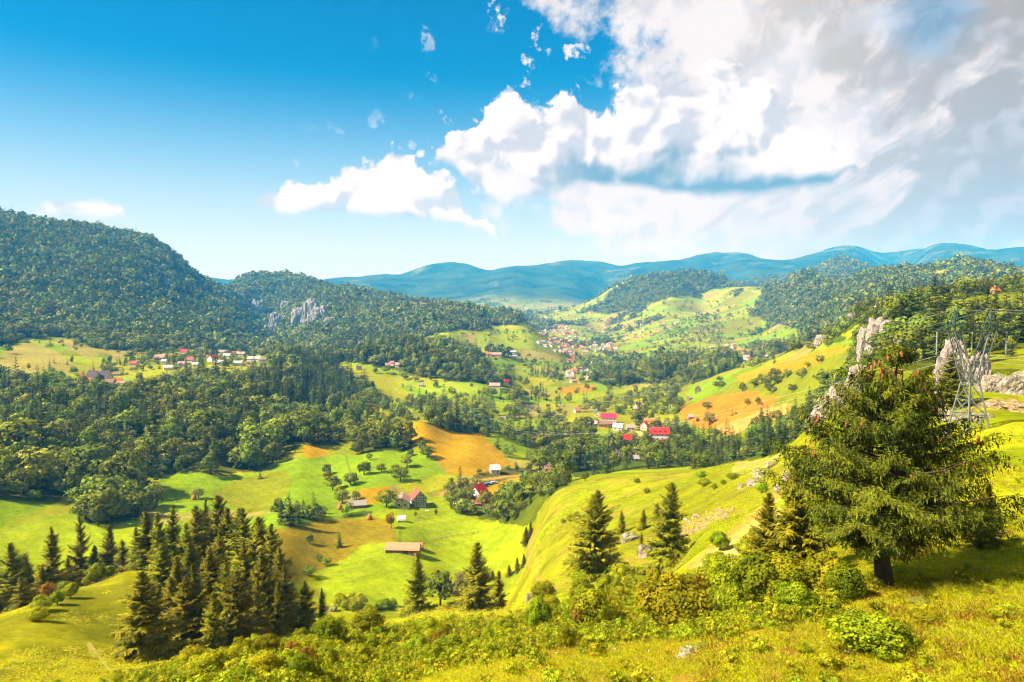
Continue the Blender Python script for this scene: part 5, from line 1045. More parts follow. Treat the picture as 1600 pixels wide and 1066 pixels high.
def rock(name, p, sx, sy, sz, seed, mat, lab, group=None, rz=0.0, cat="rock", sub=5, sink=.5):
    v, f = ico(sub); v = v.copy(); v = np.sign(v) * np.abs(v) ** .70           # blocky
    d = n3(v, seed, 1.0) * .42 + n3(v, seed + 3, 2.7) * .22 - np.maximum(0, .12 - np.abs(n3(v, seed + 5, 1.7))) * .9 + n3(v, seed + 8, 7.5) * .09
    cr = np.round(v[:, 2] * 4 + n3(v, seed + 6, 1.2) * 1.5) / 4 - v[:, 2]      # bedding steps
    v = v * (1 + d)[:, None]; v[:, :2] *= (1 + .10 * cr)[:, None]
    v = v * np.array([sx, sy, sz]) / 2; v[:, 2] += sz * (.5 - sink)
    return tag(link(name, mesh_np(name, v, f, [mat]), None, p, (0, 0, rz)), lab, cat, group)
def rocks():
    r = random.Random(12); s = 0
    def one(px, py, d0, d1, wpx, hpx, depth, mat, lab, group=None, name="rock_outcrop", sub=5, rz=0.0, at_d=None):
        nonlocal s; s += 1; p = stand(px, at_d) if at_d else at(px, py, d0, d1); k = dist(p) / FPX
        if at_d: p.z = CZ + p.z * 0 + (-(py - 470) / FPX) * at_d
        return rock(name, p, wpx * k * 1.25, depth * wpx * k * 1.2, hpx * k * 1.5, s, mat, lab, group, rz + r.uniform(-.2, .2), sub=sub)
    for px, py, w, h in ((1268,668,16,22),(1284,655,26,30),(1302,643,28,32),(1320,630,30,32),(1338,620,30,34),(1352,608,24,34),(1345,590,24,30)): one(px, py, 110, 175, w, h, .9, M_LIME, "pale limestone block of the rib behind the left of the big spruce", "limestone rib left of the big spruce")
    for px, py, w, h, lab in ((1352,548,20,40,"leftmost pillar of the pale cliff above the big spruce"),(1372,535,26,44,"tall left face of the pale cliff above the big spruce"),(1395,522,26,30,"upper step of the pale cliff above the big spruce"),(1415,545,30,22,"low middle block of the pale cliff above the big spruce"),(1442,538,30,24,"right block of the pale cliff above the big spruce"),(1330,500,8,14,"small rock tooth on the left edge of the skyline hill"),(1392,500,16,20,"rock tooth on top of the pale cliff")): one(px, py, 210, 520, w, h, .8, M_LIME, lab, "cliff above the big spruce")
    one(1284, 536, 400, 700, 15, 15, .8, M_LIME, "pale rock face at the end of the skyline hill", "cliff above the big spruce")
    for px, py, w, h, lab in ((1462,640,16,34,"left foot of the crag beside the pylon"),(1472,612,20,60,"tall slanting left rib of the crag beside the pylon"),(1488,578,26,50,"top of the crag beside the pylon"),(1512,600,30,60,"middle face of the crag behind the pylon legs"),(1532,592,20,44,"right shoulder of the crag behind the pylon")): one(px, py, 120, 260, w, h, .8, M_LIME, lab, "crag beside the pylon")
    for px, py, w, h, lab, mt in ((1558,612,34,30,"left block of the rock cut at the right edge",M_LIME),(1590,616,40,36,"big block of the rock cut at the right edge",M_LIME),(1565,638,36,16,"lower left ledge of the rock cut at the right edge",M_REDROCK),(1600,642,50,18,"lower right ledge of the rock cut at the right edge",M_REDROCK),(1500,652,40,14,"low ledge of rock behind the pylon feet",M_LIME),(1530,655,30,12,"small ledge right of the pylon feet",M_LIME),(1470,645,26,10,"flat reddish ledge left of the pylon feet",M_REDROCK),(1630,610,50,40,"outermost block of the rock cut",M_LIME)): one(px, py, 105, 200, w, h, .7, mt, lab, "rock cut at the right edge")
    for px, py, w, h, lab in ((1085,1022,36,16,"white boulder in the grass of the foreground"),(1445,942,34,5,"flat pale stone in the grass below the big spruce's shadow"),(1562,832,22,5,"flat stone right of the big spruce"),(778,1008,20,8,"grey stone low among the weeds left of the boulder"),(788,1020,9,5,"small stone below the grey one"),(1330,956,14,4,"flat stone left of the tree foot"),(828,937,12,14,"pale upright stone at the left of the thicket"),(1178,756,18,12,"rock on the upper slope of the spur"),(1160,762,10,6,"small rock beside the rock on the spur"),(1195,742,22,10,"upper pale rock on the spur above the track"),(1208,728,16,9,"highest pale rock of the spur crest"),(1150,745,12,6,"small pale rock left of the spur rocks"),(1188,760,14,7,"lower pale rock right of the spur rocks"),(985,845,22,16,"rock beside the very small spruce on the spur"),(1010,870,16,22,"slanting rock left of the thin open spruce"),(1240,745,30,14,"rock on the crest left of the big spruce"),(1225,765,24,9,"flat rock left of the big spruce"),(560,990,12,18,"pale rock in the gully below the basin"),(412,1000,10,24,"grey rock at the right foot of the dense clump"),(250,1010,20,16,"reddish rock at the foot of the dense clump"),(515,955,18,12,"pale bank of rock right of the slender spruces")):
        one(px, py, 20, 260, w, h, .8, M_LIME if "reddish" not in lab else M_REDROCK, lab, None, "boulder", 4)
    n = 0
    while n < 46:                            # scree
        px, py = r.uniform(1048, 1160), r.uniform(786, 846)
        if not inside(np.array([px]), np.array([py]), [(1050,838),(1065,812),(1110,795),(1158,788),(1140,808),(1095,830),(1060,845)])[0]: continue
        one(px, py, 70, 170, r.uniform(4, 8), r.uniform(2, 4), .9, M_REDROCK, "reddish grey stone of the scree above the thicket", "stones of the scree", "scree_stone", 2); n += 1
    # cliffs of the gorge
    for px, py, w, h, lab in ((470,504,22,34,"left pillar of the pale gorge cliff"),(484,502,22,44,"highest face of the pale gorge cliff"),(498,504,20,32,"right pillar of the pale gorge cliff"),(430,512,14,26,"narrow cliff left of the big gorge cliff"),(420,524,12,20,"lower narrow cliff in the gorge"),(403,486,16,22,"cliff on the shaded flank of the gorge"),(515,506,16,12,"small cliff right of the big gorge cliff"),(446,480,12,12,"small cliff between the gorge walls")): one(px, py, 1500, 3000, w, h, .7, M_CLIFF, lab, "cliffs of the gorge", "cliff", 5)
rocks()
# ------------------------------------------------------------------ foreground spruces, one by one (column, row of the top, distance, width)
def foreground_spruces():
    r = random.Random(5)
    shade = [(8,845,165,1.1),(32,862,172,1.0),(68,822,166,1.15),(52,886,152,1.0),(116,803,192,.8),(95,868,178,1.0),(140,850,192,1.0),(160,818,202,1.0),(-25,850,168,1.1),(20,900,150,1.1),(80,905,150,1.0),(-60,860,170,1.1)]
    clump = [(226,790,152,.95),(243,802,142,.9),(263,778,162,.9),(287,802,142,.95),(300,792,152,.9),(313,781,162,.85),(336,773,162,.9),(351,786,152,.9),(363,780,156,.9),(377,797,146,.9),(396,802,142,.95),(416,817,136,.95),(270,858,116,.95),
             (320,846,112,1.0),(347,866,106,.95),(381,846,116,1.0),(405,866,111,.95),(431,850,121,.9),(246,838,131,1.0),(300,880,102,.9),(362,890,99,1.0),(325,915,97,.9),(282,905,101,.95),(395,900,104,1.0),(425,905,108,.95),(205,825,165,1.0),(185,835,170,1.0),(440,875,118,.9),(255,900,112,.9),(340,820,130,1.0),(290,840,128,1.0)]
    for i, (px, py, d, w) in enumerate(shade):
        p = stand(px, d); tree("spruce_tree", SPRUCE0[i % 6], p - Vector((0, 0, .2)), height_to(p, py), w * r.uniform(.9, 1.1), r.uniform(0, 6), "tall spruce in the shaded row below the rim of the left meadow", "spruces below the left meadow", tilt=r.uniform(-.04, .04))
    for i, (px, py, d, w) in enumerate(clump):
        p = stand(px, d); tree("spruce_tree", SPRUCE0[(i * 5 + 1) % 6], p - Vector((0, 0, .2)), height_to(p, py) * r.uniform(.9, 1.06), w * r.uniform(.85, 1.25), r.uniform(0, 6), "spruce in the %s row of the dense clump beside the left meadow, %s part" % ("back" if d > 140 else "middle" if d > 112 else "front", "left" if px < 290 else "middle" if px < 370 else "right"), "spruces of the dense clump at the left", tilt=r.uniform(-.05, .05))
    for px, py, d, w, k, lab in ((212,890,95,1.25,3,"broad young spruce standing alone at the foot of the left clump"), (470,905,110,.95,0,"light green slender spruce just right of the dense clump"), (497,916,118,.8,2,"small dark spruce beside the light green slender one"),
                              (650,862,119,.95,1,"dark spruce left of the leafy tree below the long barn"), (744,846,113,1.05,1,"tall dark spruce standing below the green basin, right of the leafy tree"), (779,890,120,.9,0,"shorter spruce close behind the right side of the tall dark one"),
                              (936,765,99,1.22,3,"broad spruce with layered branches rising from the shrubs in the centre"), (1053,752,97,1.1,1,"thin open spruce beside the scree, trunk showing through"),
                              (973,797,150,1.0,0,"small spruce on the slope between the two tall centre spruces"), (1008,795,146,1.2,1,"small dense spruce left of the thin open one"), (1030,785,150,1.1,3,"small spruce half hidden behind the thin open one"), (1005,830,120,1.0,2,"very small spruce above the scree's left edge"),
                              (1487,550,138,1.3,3,"dark spruce in front of the pale crag beside the pylon"), (1552,752,43,1.25,0,"small spruce bush behind the right branches of the big spruce"), (1252,712,41,.95,3,"lighter spruce crowded against the left side of the big spruce"), (1205,765,43,1.1,0,"young spruce at the left foot of the big spruce")):
        p = stand(px, d); tree("spruce_tree", SPRUCE0[k], p - Vector((0, 0, .15)), height_to(p, py), w, r.uniform(0, 6), lab)
    for px, py, h in ((808,895,26),(822,852,30),(818,885,20),(829,838,24),(795,900,18),(770,905,15)):
        p = at(px, py, 150, 330); tree("spruce_tree", SPRUCE0[r.randrange(4)], p, h * math.hypot(p.x, p.y) / FPX, 1.1, r.uniform(0, 6), "small spruce along the right border of the green basin", "small spruces bordering the basin")
foreground_spruces()

# ------------------------------------------------------------------ the big spruce with its cones
def big_spruce():
    r = np.random.default_rng(77); base = at(1381, 916, 28, 45); H = height_to(base, 543)
    e = empty("spruce_tree", base); tag(e, "big broad spruce hung with red cones on the right foreground meadow", "tree")
    mb = MB()
    mb.tube([(0.02, 0, -.25), (0, 0, .3), (-.12, 0, 1.2), (-.22, 0, 2.6), (-.05, .05, 5), (.15, .05, 8), (.3, 0, H * .97)], [.52, .40, .33, .28, .2, .11, .02], 12)
    for a in (0.4, 1.7, 3.0, 4.2, 5.4): mb.tube([(0, 0, .35), (math.cos(a) * .35, math.sin(a) * .35, .02), (math.cos(a) * .8, math.sin(a) * .8, -.2)], [.2, .13, .04], 6)
    mb.build("trunk", BARK_RED, e, smooth=True)
    prof_z = np.array([0.0, .17, .22, .28, .34, .40, .48, .58, .72, .82, .90, 1.0]); prof_r = np.array([.5, 1.4, 2.5, 4.0, 5.3, 5.5, 4.7, 3.7, 2.6, 1.9, 1.15, .08])
    nb = 165; lay = np.linspace(.18, .94, 16); t = np.sort(np.clip(r.choice(lay, nb, p=(2.2 - lay) / (2.2 - lay).sum()) + r.normal(0, .007, nb), .16, .97)); t[-14:] = np.linspace(.93, .995, 14)
    az = (np.arange(nb) * 2.39996 + r.normal(0, .25, nb)) % (2 * np.pi)
    L = np.interp(t, prof_z, prof_r) * r.uniform(.62, 1.12, nb); z0 = t * H
    L *= 0.95 - 0.06 * np.cos(az)
    slope = -0.27 + 0.85 * t + r.normal(0, .07, nb)
    cx = np.interp(z0, [0, 2.6, 5, 8, H], [0, -.22, -.05, .15, .3])
    C = []; U = []; Wd = []; NN = []; TT = []; tips = []
    br = MB(); up = np.array([0, 0, 1.0])
    for b in range(nb):
        ra = np.array([math.cos(az[b]), math.sin(az[b]), 0]); ta = np.array([-ra[1], ra[0], 0]); bt = r.uniform(.1, .9)
        bend = r.normal(0, .12)
        def P(s): return np.array([cx[b], 0, z0[b]]) + ra * L[b] * s + ta * L[b] * bend * s * s + up * L[b] * (slope[b] * s - .18 * s + .34 * s * s)
        if L[b] > 1.2: br.tube([P(s) for s in (0, .3, .6, .92)], [.016 * L[b] + .01, .012 * L[b] + .008, .009 * L[b], .004], 4, cap=False)
        ns = max(6, int(L[b] * 5.0 * (1 + .4 * (t[b] > .5))))
        for s in (np.arange(ns) + r.uniform(.2, .8, ns)) / ns:
            if s < .14: continue
            p = P(s); ll = (L[b] * (.36 - .24 * s) + .20) * r.uniform(.6, 1.25)
            for side in (-1, 1):
                ph = r.uniform(.5, 1.15); d = ra * math.cos(ph) + ta * side * math.sin(ph) + up * (slope[b] * .4 - .10)
                d = d / np.linalg.norm(d); m = max(3, int(ll * 7))
                q = np.linspace(.08, 1, m)[:, None]; pts = p + d * ll * q - up * (.22 * ll * q * q)       # a branchlet, sagging
                k = 5; n = m * k
                c = np.repeat(pts, k, 0) + r.normal(0, .03, (n, 3))
                hang = np.tile([0, 1, 0, 0, 1], m)[:, None]                        # half spread along the branchlet, half hang below it
                spread = norm(d * .7 + np.cross(d, up) * r.choice([-1, 1], (n, 1)) * r.uniform(.4, .9, (n, 1)) + r.normal(0, .2, (n, 3)))
                drop = norm(-up + d * .35 + r.normal(0, .28, (n, 3)))
                u = np.where(hang > .5, drop, spread); l = r.uniform(.10, .22, n) * np.where(hang[:, 0] > .5, 1.35, 1.0)
                w = norm(np.cross(u, r.normal(0, 1, (n, 3))))
                C.append(c); U.append(u * l[:, None]); Wd.append(w * (l * .12)[:, None])
                NN.append(norm(ra * .55 + d * .3 + up * .55 + r.normal(0, .32, (n, 3)))); TT.append((bt + r.normal(0, .2, n)).clip(0, 1))
        tips.append((P(.86), t[b], L[b]))
    br.build("branches", BARK_RED, e, smooth=True)
    print("HERO", sum(len(q) for q in C))
    link("crown", kites(np.vstack(C), np.vstack(U), np.vstack(Wd), np.vstack(NN), np.hstack(TT), "crown", leaf_mat("big_spruce_needles", (0.028, 0.054, 0.006), (0.190, 0.218, 0.012), 0.0, 0.0, 0.14)), e)
    # cones hanging in twos and threes under the tips
    cm = surf_mat("spruce_cones", (0.30, 0.085, 0.022), .35, 9, .7, .3, c2=(.22, .07, .025))
    cb = MB(); h = .26; cb.tube([(0, 0, .02), (0, 0, -h * .15), (.004, 0, -h * .45), (0, .004, -h * .75), (0, 0, -h)], [.02, .05, .06, .048, .014], 7); me = cb.mesh("cone", cm, smooth=True)
    n = 0
    for p, tt, LL in sorted(tips, key=lambda q: -q[1])[4:]:
        if n < 110 and (tt > .6 and r.random() < .24 or tt > .3 and r.random() < .22 or r.random() < .08):
            for q in range(int(r.integers(2, 5))):
                link("cone", me, e, loc=tuple(p + r.normal(0, .13, 3) - np.array([0, 0, .06])), rot=(r.normal(0, .2), r.normal(0, .2), 0)); n += 1
big_spruce()

# ------------------------------------------------------------------ single leafy trees and shrubs
def lone_trees():
    r = random.Random(9)
    rows = [(510,741,15),(569,742,21),(577,719,10),(596,738,15),(520,766,22),(512,752,16),(548,758,20),(535,786,21),(557,781,15),(626,752,24),(636,730,20),(641,713,11),(618,744,18),(660,706,17),(668,715,19),(531,775,15),(585,700,14)]
    for px, py, h in rows:
        p = at(px, py, 300, 520); tree("orchard_tree", BROAD1[r.randrange(4)], p, h * 1.1 * math.hypot(p.x, p.y) / FPX, r.uniform(1.1, 1.4), r.uniform(0, 6), "round fruit tree on the green hillside above the timbered house", "fruit trees on the green hillside")
    for px, py, h, pr, w, lab in ((604,792,30,BROAD1[2],1.25,"large leafy tree left of the low pink-roofed house"), (611,826,27,RED1,.85,"rusty red-leaved tree beside the white garden tent"), (310,779,16,PALE1,1.5,"pale spreading tree beside a haystack on the west meadow"),
                                (688,946,58,BROAD1[3],1.1,"leafy tree between the two dark spruces below the basin"), (722,948,60,PALE1,.8,"paler leafy tree touching the left side of the tall dark spruce"), (840,760,17,BROAD1[0],1.2,"small tree at the end of the hedge on the spur"), (914,752,17,BROAD1[1],1.2,"round bush tree alone on the crest of the spur"), (795,776,13,BROAD1[0],1.1,"small tree alone in the golden field right of the red-roofed house"),
                                (484,849,16,BROAD1[1],1.2,"upper bush on the left side of the brown knoll"), (498,877,13,BROAD1[2],1.2,"left of two neighbouring bushes low on the brown knoll"), (511,884,15,BROAD1[0],1.3,"right of two neighbouring bushes low on the brown knoll"), (649,808,10,BROAD1[0],.7,"left sapling in the garden below the timbered house"), (681,806,12,BROAD1[1],.6,"right sapling in the garden below the timbered house"), (646,786,12,SPRUCE1[0],1.2,"dark little tree at the corner of the low pink-roofed house")):
        p = at(px, py, 130, 520); tree("leafy_tree", pr, p, h * math.hypot(p.x, p.y) / FPX, w, r.uniform(0, 6), lab)
    p = at(530, 856, 200, 345); tree("spruce_tree", SPRUCE1[1], p, 25 * math.hypot(p.x, p.y) / FPX, 1.3, 0, "small spruce alone on the brown knoll left of the barn")
    for px, py in ((530,946),(540,952),(553,955),(562,948),(548,944),(600,952),(612,950),(640,945),(575,960)):
        p = at(px, py, 130, 330); tree("shrub", BUSH0[r.randrange(4)], p, r.uniform(3, 5), 1.1, r.uniform(0, 6), "green shrub along the near edge of the basin", "shrubs on the near edge of the basin", ("stems", "foliage"), "shrub")
    # orange-gold field trees of the east slope
    for px, py, h in ((1124,597,10),(1108,664,22),(1168,634,12),(1090,660,8),(1184,633,14),(1105,640,14),(1200,610,14),(1178,606,16),(1160,612,16),(1215,600,14),(1230,590,14),(1262,575,10),(1290,598,14),(1190,600,18),(1210,590,16),(1188,655,8),(1150,648,5)):
        p = at(px, py, 380, 760); tree("hedge_tree", BROAD1[r.randrange(4)], p, h * math.hypot(p.x, p.y) / FPX, r.uniform(1, 1.3), r.uniform(0, 6), "round tree among the orange fields of the east slope", "trees among the orange fields")
lone_trees()

def near_shrubs():
    r = random.Random(21)
    def inp(px, py, poly): return bool(inside(np.array([float(px)]), np.array([float(py)]), poly)[0])
    A = [(838,965),(848,905),(900,880),(1000,905),(1100,890),(1170,872),(1225,862),(1300,930),(1310,955),(1200,978),(1100,980),(960,985),(870,978)]
    n = 0
    while n < 50:
        px = r.uniform(830, 1310); py = r.uniform(862, 985)
        if not inp(px, py, A): continue
        p = at(px, py, 34, 110); d = math.hypot(p.x, p.y); red = r.random() < .11
        tree("shrub", BUSHRED if red else BUSH0[r.randrange(4)], p - Vector((0, 0, .1)), r.uniform(1.6, 3.4) * (.8 if red else 1), r.uniform(.8, 1.25), r.uniform(0, 6),
             "rust-red shrub in the thicket left of the big spruce" if red else "yellow-green shrub in the %s of the thicket left of the big spruce" % ("left end" if px < 950 else "left middle" if px < 1070 else "right middle" if px < 1190 else "right end"), "rust-red shrubs of the centre thicket" if red else "yellow-green shrubs of the centre thicket", ("stems", "foliage"), "shrub"); n += 1
    B = [(180,1075),(240,1045),(330,1018),(430,1000),(520,990),(640,980),(760,975),(840,965),(830,1000),(700,1030),(560,1050),(400,1075)]
    n = 0
    while n < 44:
        px = r.uniform(180, 840); py = r.uniform(965, 1075)
        if not inp(px, py, B): continue
        p = at(px, py, 24, 80); red = r.random() < .07
        tree("shrub", BUSHRED if red else BUSH0[r.randrange(4)], p - Vector((0, 0, .08)), r.uniform(.6, 1.6), r.uniform(.9, 1.3), r.uniform(0, 6),
             "low rust-red shrub on the foreground rim" if red else "low yellow-green shrub on the foreground rim, %s" % ("under the left clump" if px < 420 else "below the slender spruces" if px < 560 else "below the basin" if px < 700 else "left of the thicket"), "low red shrubs on the foreground rim" if red else "low shrubs on the foreground rim", ("stems", "foliage"), "shrub"); n += 1
    for px, py, h, w, lab in ((1360,1020,1.5,1.5,"sprawling shrub alone on the meadow below the big spruce"), (885,1015,1.5,.7,"dark upright weedy shrub left of the white boulder"), (515,1005,2.3,1.2,"round green bush at the foot of the left clump"), (575,990,2.6,1.2,"dark round bush below the basin's near edge"), (840,985,3.0,.9,"tall leafy bush at the left end of the centre thicket"), (1450,975,.6,1.6,"low dark shrub right of the sprawling one"), (1240,960,1.6,1.0,"leafy shrub at the right end of the centre thicket")):
        p = at(px, py, 20, 110); tree("shrub", BUSH0[r.randrange(4)], p - Vector((0, 0, .05)), h, w, r.uniform(0, 6), lab, None, ("stems", "foliage"), "shrub")
    C = [(1250,905),(1300,895),(1345,910),(1350,930),(1310,945),(1250,945)]
    n = 0
    while n < 7:
        px = r.uniform(1200, 1400); py = r.uniform(880, 950)
        if not inp(px, py, C): continue
        p = at(px, py, 28, 60); tree("shrub", BUSH0[r.randrange(4)], p, r.uniform(1.0, 1.9), 1.0, r.uniform(0, 6), "green shrub growing around the foot of the big spruce", "shrubs at the foot of the big spruce", ("stems", "foliage"), "shrub"); n += 1
    # shrubs dotted over the spur
    for px, py in ((890,815),(900,812),(915,815),(880,818),(1040,790),(1100,760),(1115,765),(1130,758),(1010,770),(995,755),(1180,850),(1125,860),(1190,770),(1095,748),(1145,750)):
        p = at(px, py, 70, 300); tree("shrub", BUSH0[r.randrange(4)], p, r.uniform(1.4, 3.0), 1.2, r.uniform(0, 6), "shrub dotted on the open slope of the spur", "shrubs dotted over the spur", ("stems", "foliage"), "shrub")
    for px, py in ((90,945),(110,935),(65,955),(75,925),(135,915),(100,915),(150,905),(170,895),(60,970)):
        p = at(px, py, 100, 200); tree("shrub", BUSHRED if px == 75 else BUSH0[r.randrange(4)], p, r.uniform(2, 4.5), 1.1, r.uniform(0, 6), "shrub along the rim of the left meadow before the shaded spruces", "shrubs on the rim of the left meadow", ("stems", "foliage"), "shrub")
near_shrubs()
# ------------------------------------------------------------------ woods and valley trees
PHRASE = {"open": "among the meadows of the valley", "west_mountain": "on the big mountain at the left", "gorge": "on the hills of the rocky gorge", "west_wood": "in the wood left of the valley", "village_slope": "among the houses of the left hamlets",
 "middle_ridge": "on the wooded ridge mid-valley", "golden_hill": "on the hill above the golden field", "valley": "in the groves by the red-roofed hamlet", "conifer_belt": "in the dark belt below the orange fields", "east_slope": "on the shrubby east slope",
 "east_hill": "on the hill behind the pylon", "far_hill": "on the rounded hill beyond the village", "far_slopes": "on the wooded slopes at the far right", "far_peak": "on the cone-shaped peak and hills beside it", "basin_hedge": "in the hedge around the red-roofed farm", "basin_clump": "in the clump left of the farm"}
def scatter_trees():
    r = np.random.default_rng(303)
    X = []; Y = []; d = 200.0
    while d < 5600:
        s = max(6.0, min(8.2, d * .019), d * 0.0047); k = int(1.44 * d / s)
        a = -0.72 + (np.arange(k) + r.uniform(0, 1, k)) / k * 1.44; rr = d + s * r.uniform(-.5, .5, k)
        X.append(rr * np.sin(a)); Y.append(rr * np.cos(a)); d += s
    x = np.hstack(X); y = np.hstack(Y); z = ground(x, y); D = np.hypot(x, y)
    # what the ground itself hides can be left out
    HM = np.maximum.accumulate((GZ - CZ) / GR, 0)
    i = np.clip(np.searchsorted(LR, np.log(D)) - 3, 0, len(LR) - 1); j = np.clip(np.searchsorted(AZ, np.arctan2(x, y)), 0, len(AZ) - 1)
    seen = (z + 22 - CZ) / D > HM[i, j]
    x, y, z, D = x[seen], y[seen], z[seen], D[seen]; i, j = i[seen], j[seen]
    _, dens, con, reg = landcover(x, y, z)
    keep = r.uniform(0, 1, len(x)) < dens
    for ex, ey, er in EXCLUDE: keep &= np.hypot(x - ex, y - ey) > er
    x, y, z, D, dens, con, reg, i, j = [q[keep] for q in (x, y, z, D, dens, con, reg, i, j)]
    n = len(x)
    cl = fbm(x / 70, y / 70, 3, 111) * .9
    isc = r.uniform(0, 1, n) < np.clip(con + cl * .5 * (con > .1), 0, 1)
    wood = dens > .62
    h = np.where(isc, r.uniform(11, 21, n), r.uniform(8, 15, n)) * np.exp(r.normal(0, .26, n)) * np.where(wood, 1.0, .62) * np.clip(D / 2200, 1, 1.5)
    small = np.isin(reg, [REGIONS.index(q) for q in ("basin_hedge", "basin_clump", "east_slope", "east_hill", "conifer_belt")])
    h = np.where(small, h * np.where(isc, .68, .6), h)
    w = np.where(isc, r.uniform(.85, 1.25, n), r.uniform(.75, 1.45, n)); rot = r.uniform(0, 6.28, n)
    top = (z + h - CZ) / D > HM[i, j] + .002
    size = np.where(top & (D < 1500), h / D * np.where(isc, 1, 1.3), 0)
    single = np.zeros(n, bool)
    for sel, lim in ((isc, 210), (~isc, 255)):
        k = np.where(sel)[0]; k = k[np.argsort(-size[k])][:lim]; single[k] = True
    PXX, _ = project(x, y, z); med = {}
    for k in range(len(REGIONS)):
        m = single & (reg == k)
        if m.any(): med[k] = (*np.quantile(PXX[m], (.25, .5, .75)), np.median(D[m]), np.median(h[m]))
    for q in np.where(single)[0]:
        nm = REGIONS[reg[q]]; a = med[reg[q]]
        size_ = "tall " if h[q] > a[4] else "low "; place = ", %s %s" % ("near" if D[q] < a[3] else "far", ("left end", "left half", "right half", "right end")[int(np.searchsorted(a[:3], PXX[q]))])
        if isc[q]: tree("conifer_tree", SPRUCE1[int(r.integers(3))], (x[q], y[q], z[q] - .2), h[q], w[q], rot[q], size_ + "conifer " + PHRASE[nm] + place, "conifers " + PHRASE[nm])
        elif nm == "open" and r.random() < .2: tree("pale_tree", PALE1, (x[q], y[q], z[q] - .2), h[q], w[q], rot[q], size_ + "pale leafy tree " + PHRASE[nm] + place, "pale trees " + PHRASE[nm])
        else: tree("leafy_tree", BROAD1[int(r.integers(4))], (x[q], y[q], z[q] - .2), h[q], w[q], rot[q], size_ + "leafy tree " + PHRASE[nm] + place, "leafy trees " + PHRASE[nm])
    g = scatter_group("wood_trees", [SPRUCE1[0][0], SPRUCE1[1][0], SPRUCE1[2][0], SPRUCE2[0], SPRUCE2[1], *BROADW, *BROAD2])
    nearm = D < 1250
    which = np.where(isc, np.where(nearm, r.integers(0, 3, n), r.integers(3, 5, n)), np.where(nearm, r.integers(5, 9, n), r.integers(9, 12, n)))
    for k, nm in enumerate(REGIONS):
        m = (reg == k) & ~single
        if m.sum() < 3: continue
        nice = {"open": "scattered_trees"}.get(nm, nm if nm.endswith("wood") else nm + "_wood")
        stuff(nice, "mass of further trees " + PHRASE[nm], "trees", g, np.c_[x, y, z - .3][m], rot[m], (np.c_[w, w, np.ones(n)] * h[:, None])[m], which[m])
    print("TREES", n, "single", single.sum())
scatter_trees()

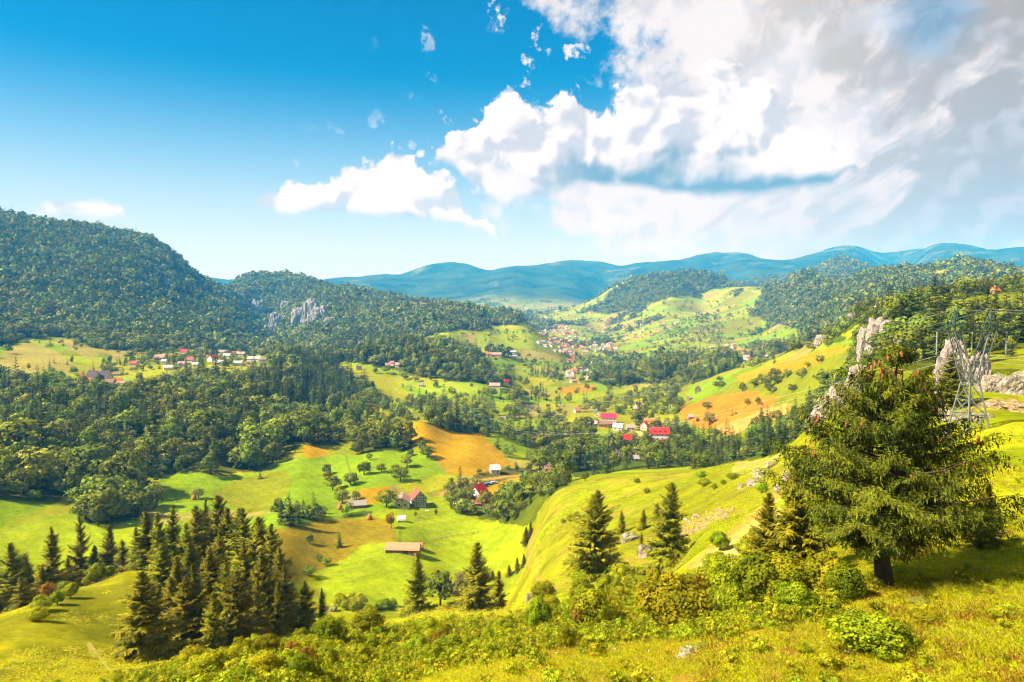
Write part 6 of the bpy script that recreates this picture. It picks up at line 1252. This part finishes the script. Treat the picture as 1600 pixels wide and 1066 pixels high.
# ------------------------------------------------------------------ grass and weeds of the foreground
def grass_tuft(name, seed, n, mat, spread, h0, h1, wd, lean=.35):
    r = np.random.default_rng(seed); c = np.c_[r.normal(0, spread, (n, 2)), np.zeros(n)]
    u = np.c_[r.normal(0, lean, (n, 2)), np.ones(n)] * r.uniform(h0, h1, n)[:, None]; w = norm(np.cross(u, r.normal(0, 1, (n, 3)))) * wd
    return kites(c, u, w, norm(np.c_[r.normal(0, .35, (n, 2)), np.full(n, .9)]), r.uniform(0, 1, n), name, mat)
def foreground_grass():
    GR1 = leaf_mat("meadow_grass", (0.34, 0.41, 0.006), (0.62, 0.63, 0.012), 0.02, 0.25, 0.45); GR2 = leaf_mat("dry_grass", (0.34, 0.24, 0.02), (0.56, 0.42, 0.06), 0.02, 0.25, 0.3); HB = leaf_mat("weed_leaves", (0.18, 0.24, 0.008), (0.44, 0.48, 0.014), 0.03, 0.3, 0.3); RU = leaf_mat("rusty_stalks", (.16, .06, .012), (.30, .12, .02), .02, .25, .2)
    FL = leaf_mat("pale_flowers", (.5, .42, .40), (.6, .5, .55), .03, .2, .2)
    kinds = [grass_tuft("grass", 1, 34, GR1, .16, .04, .12, .008, .7), grass_tuft("grass", 2, 30, GR1, .20, .03, .09, .009, .8), grass_tuft("grass", 3, 22, GR2, .12, .07, .22, .006, .5),
             leafy_crown("weed", 4, 12, 34, .10, HB, .5, .42, .40, crad=.4), leafy_crown("weed", 5, 12, 34, .085, HB, .34, .5, .46, crad=.4), grass_tuft("rusty_weed", 6, 30, RU, .14, .05, .2, .008, .6), grass_tuft("flower", 7, 4, FL, .04, .03, .05, .03, 1.2)]
    g = scatter_group("meadow_plants", kinds); r = np.random.default_rng(17)
    n = 70000; u = r.uniform(0, 1, n); d = 15 * (75 / 15) ** u; a = r.uniform(-.70, .70, n); x = d * np.sin(a); y = d * np.cos(a); z = ground(x, y); px, py = project(x, y, z)
    f = fbm(x / 4, y / 4, 3, 131); f2 = fbm(x / 1.6, y / 1.6, 2, 133)
    rim = inside(px, py, [(120,1200),(180,1050),(330,1005),(640,965),(860,950),(1290,900),(1310,960),(1150,1000),(900,1010),(700,1050),(560,1100),(500,1300)])
    keep = (f + .6 * f2 > -.6) | rim
    for poly in ([(1205,1018),(1232,1010),(1256,1016),(1250,1030),(1215,1028)], [(1150,990),(1200,984),(1215,992),(1160,998)], [(1045,1060),(1090,1050),(1110,1066),(1040,1080)]): keep &= ~inside(px, py, poly)
    keep &= True; x, y, z, f, f2, rim, d, a = [q[keep] for q in (x, y, z, f, f2, rim, d, a)]; n = len(x)
    which = np.where(r.uniform(0, 1, n) < .18, 2, r.integers(0, 2, n)); q = r.uniform(0, 1, n)
    which = np.where(rim & (q < .30), np.where(r.uniform(0, 1, n) < .5, 3, 4), which); which = np.where((f > .25) & (q > .82), 5, which); which = np.where(~rim & (q < .010), 3, which); which = np.where((q > .998), 6, which)
    s = r.uniform(.7, 1.4, n) * np.where((which == 3) | (which == 4), r.uniform(.25, .7, n), 1.0)
    stuff("meadow_grass", "yellow-green grass and weeds covering the foreground meadow", "grass", g, np.c_[x, y, z - .02 + np.where(which == 6, .25, 0)], r.uniform(0, 6.28, n), np.c_[s, s, s], which)
    n = 20000; d = 66 * (240 / 70) ** r.uniform(0, 1, n); a = r.uniform(-.70, .66, n); x = d * np.sin(a); y = d * np.cos(a); z = ground(x, y); keep = fbm(x / 12, y / 12, 3, 137) > .05
    x, y, z = x[keep], y[keep], z[keep]; n = len(x); s = r.uniform(1.0, 2.6, n)
    stuff("slope_grass", "taller tussocks of grass dotted over the slopes below", "grass", g, np.c_[x, y, z - .02], r.uniform(0, 6.28, n), np.c_[s * 1.6, s * 1.6, s * .8], r.choice([0, 1, 1, 2], n))
foreground_grass()
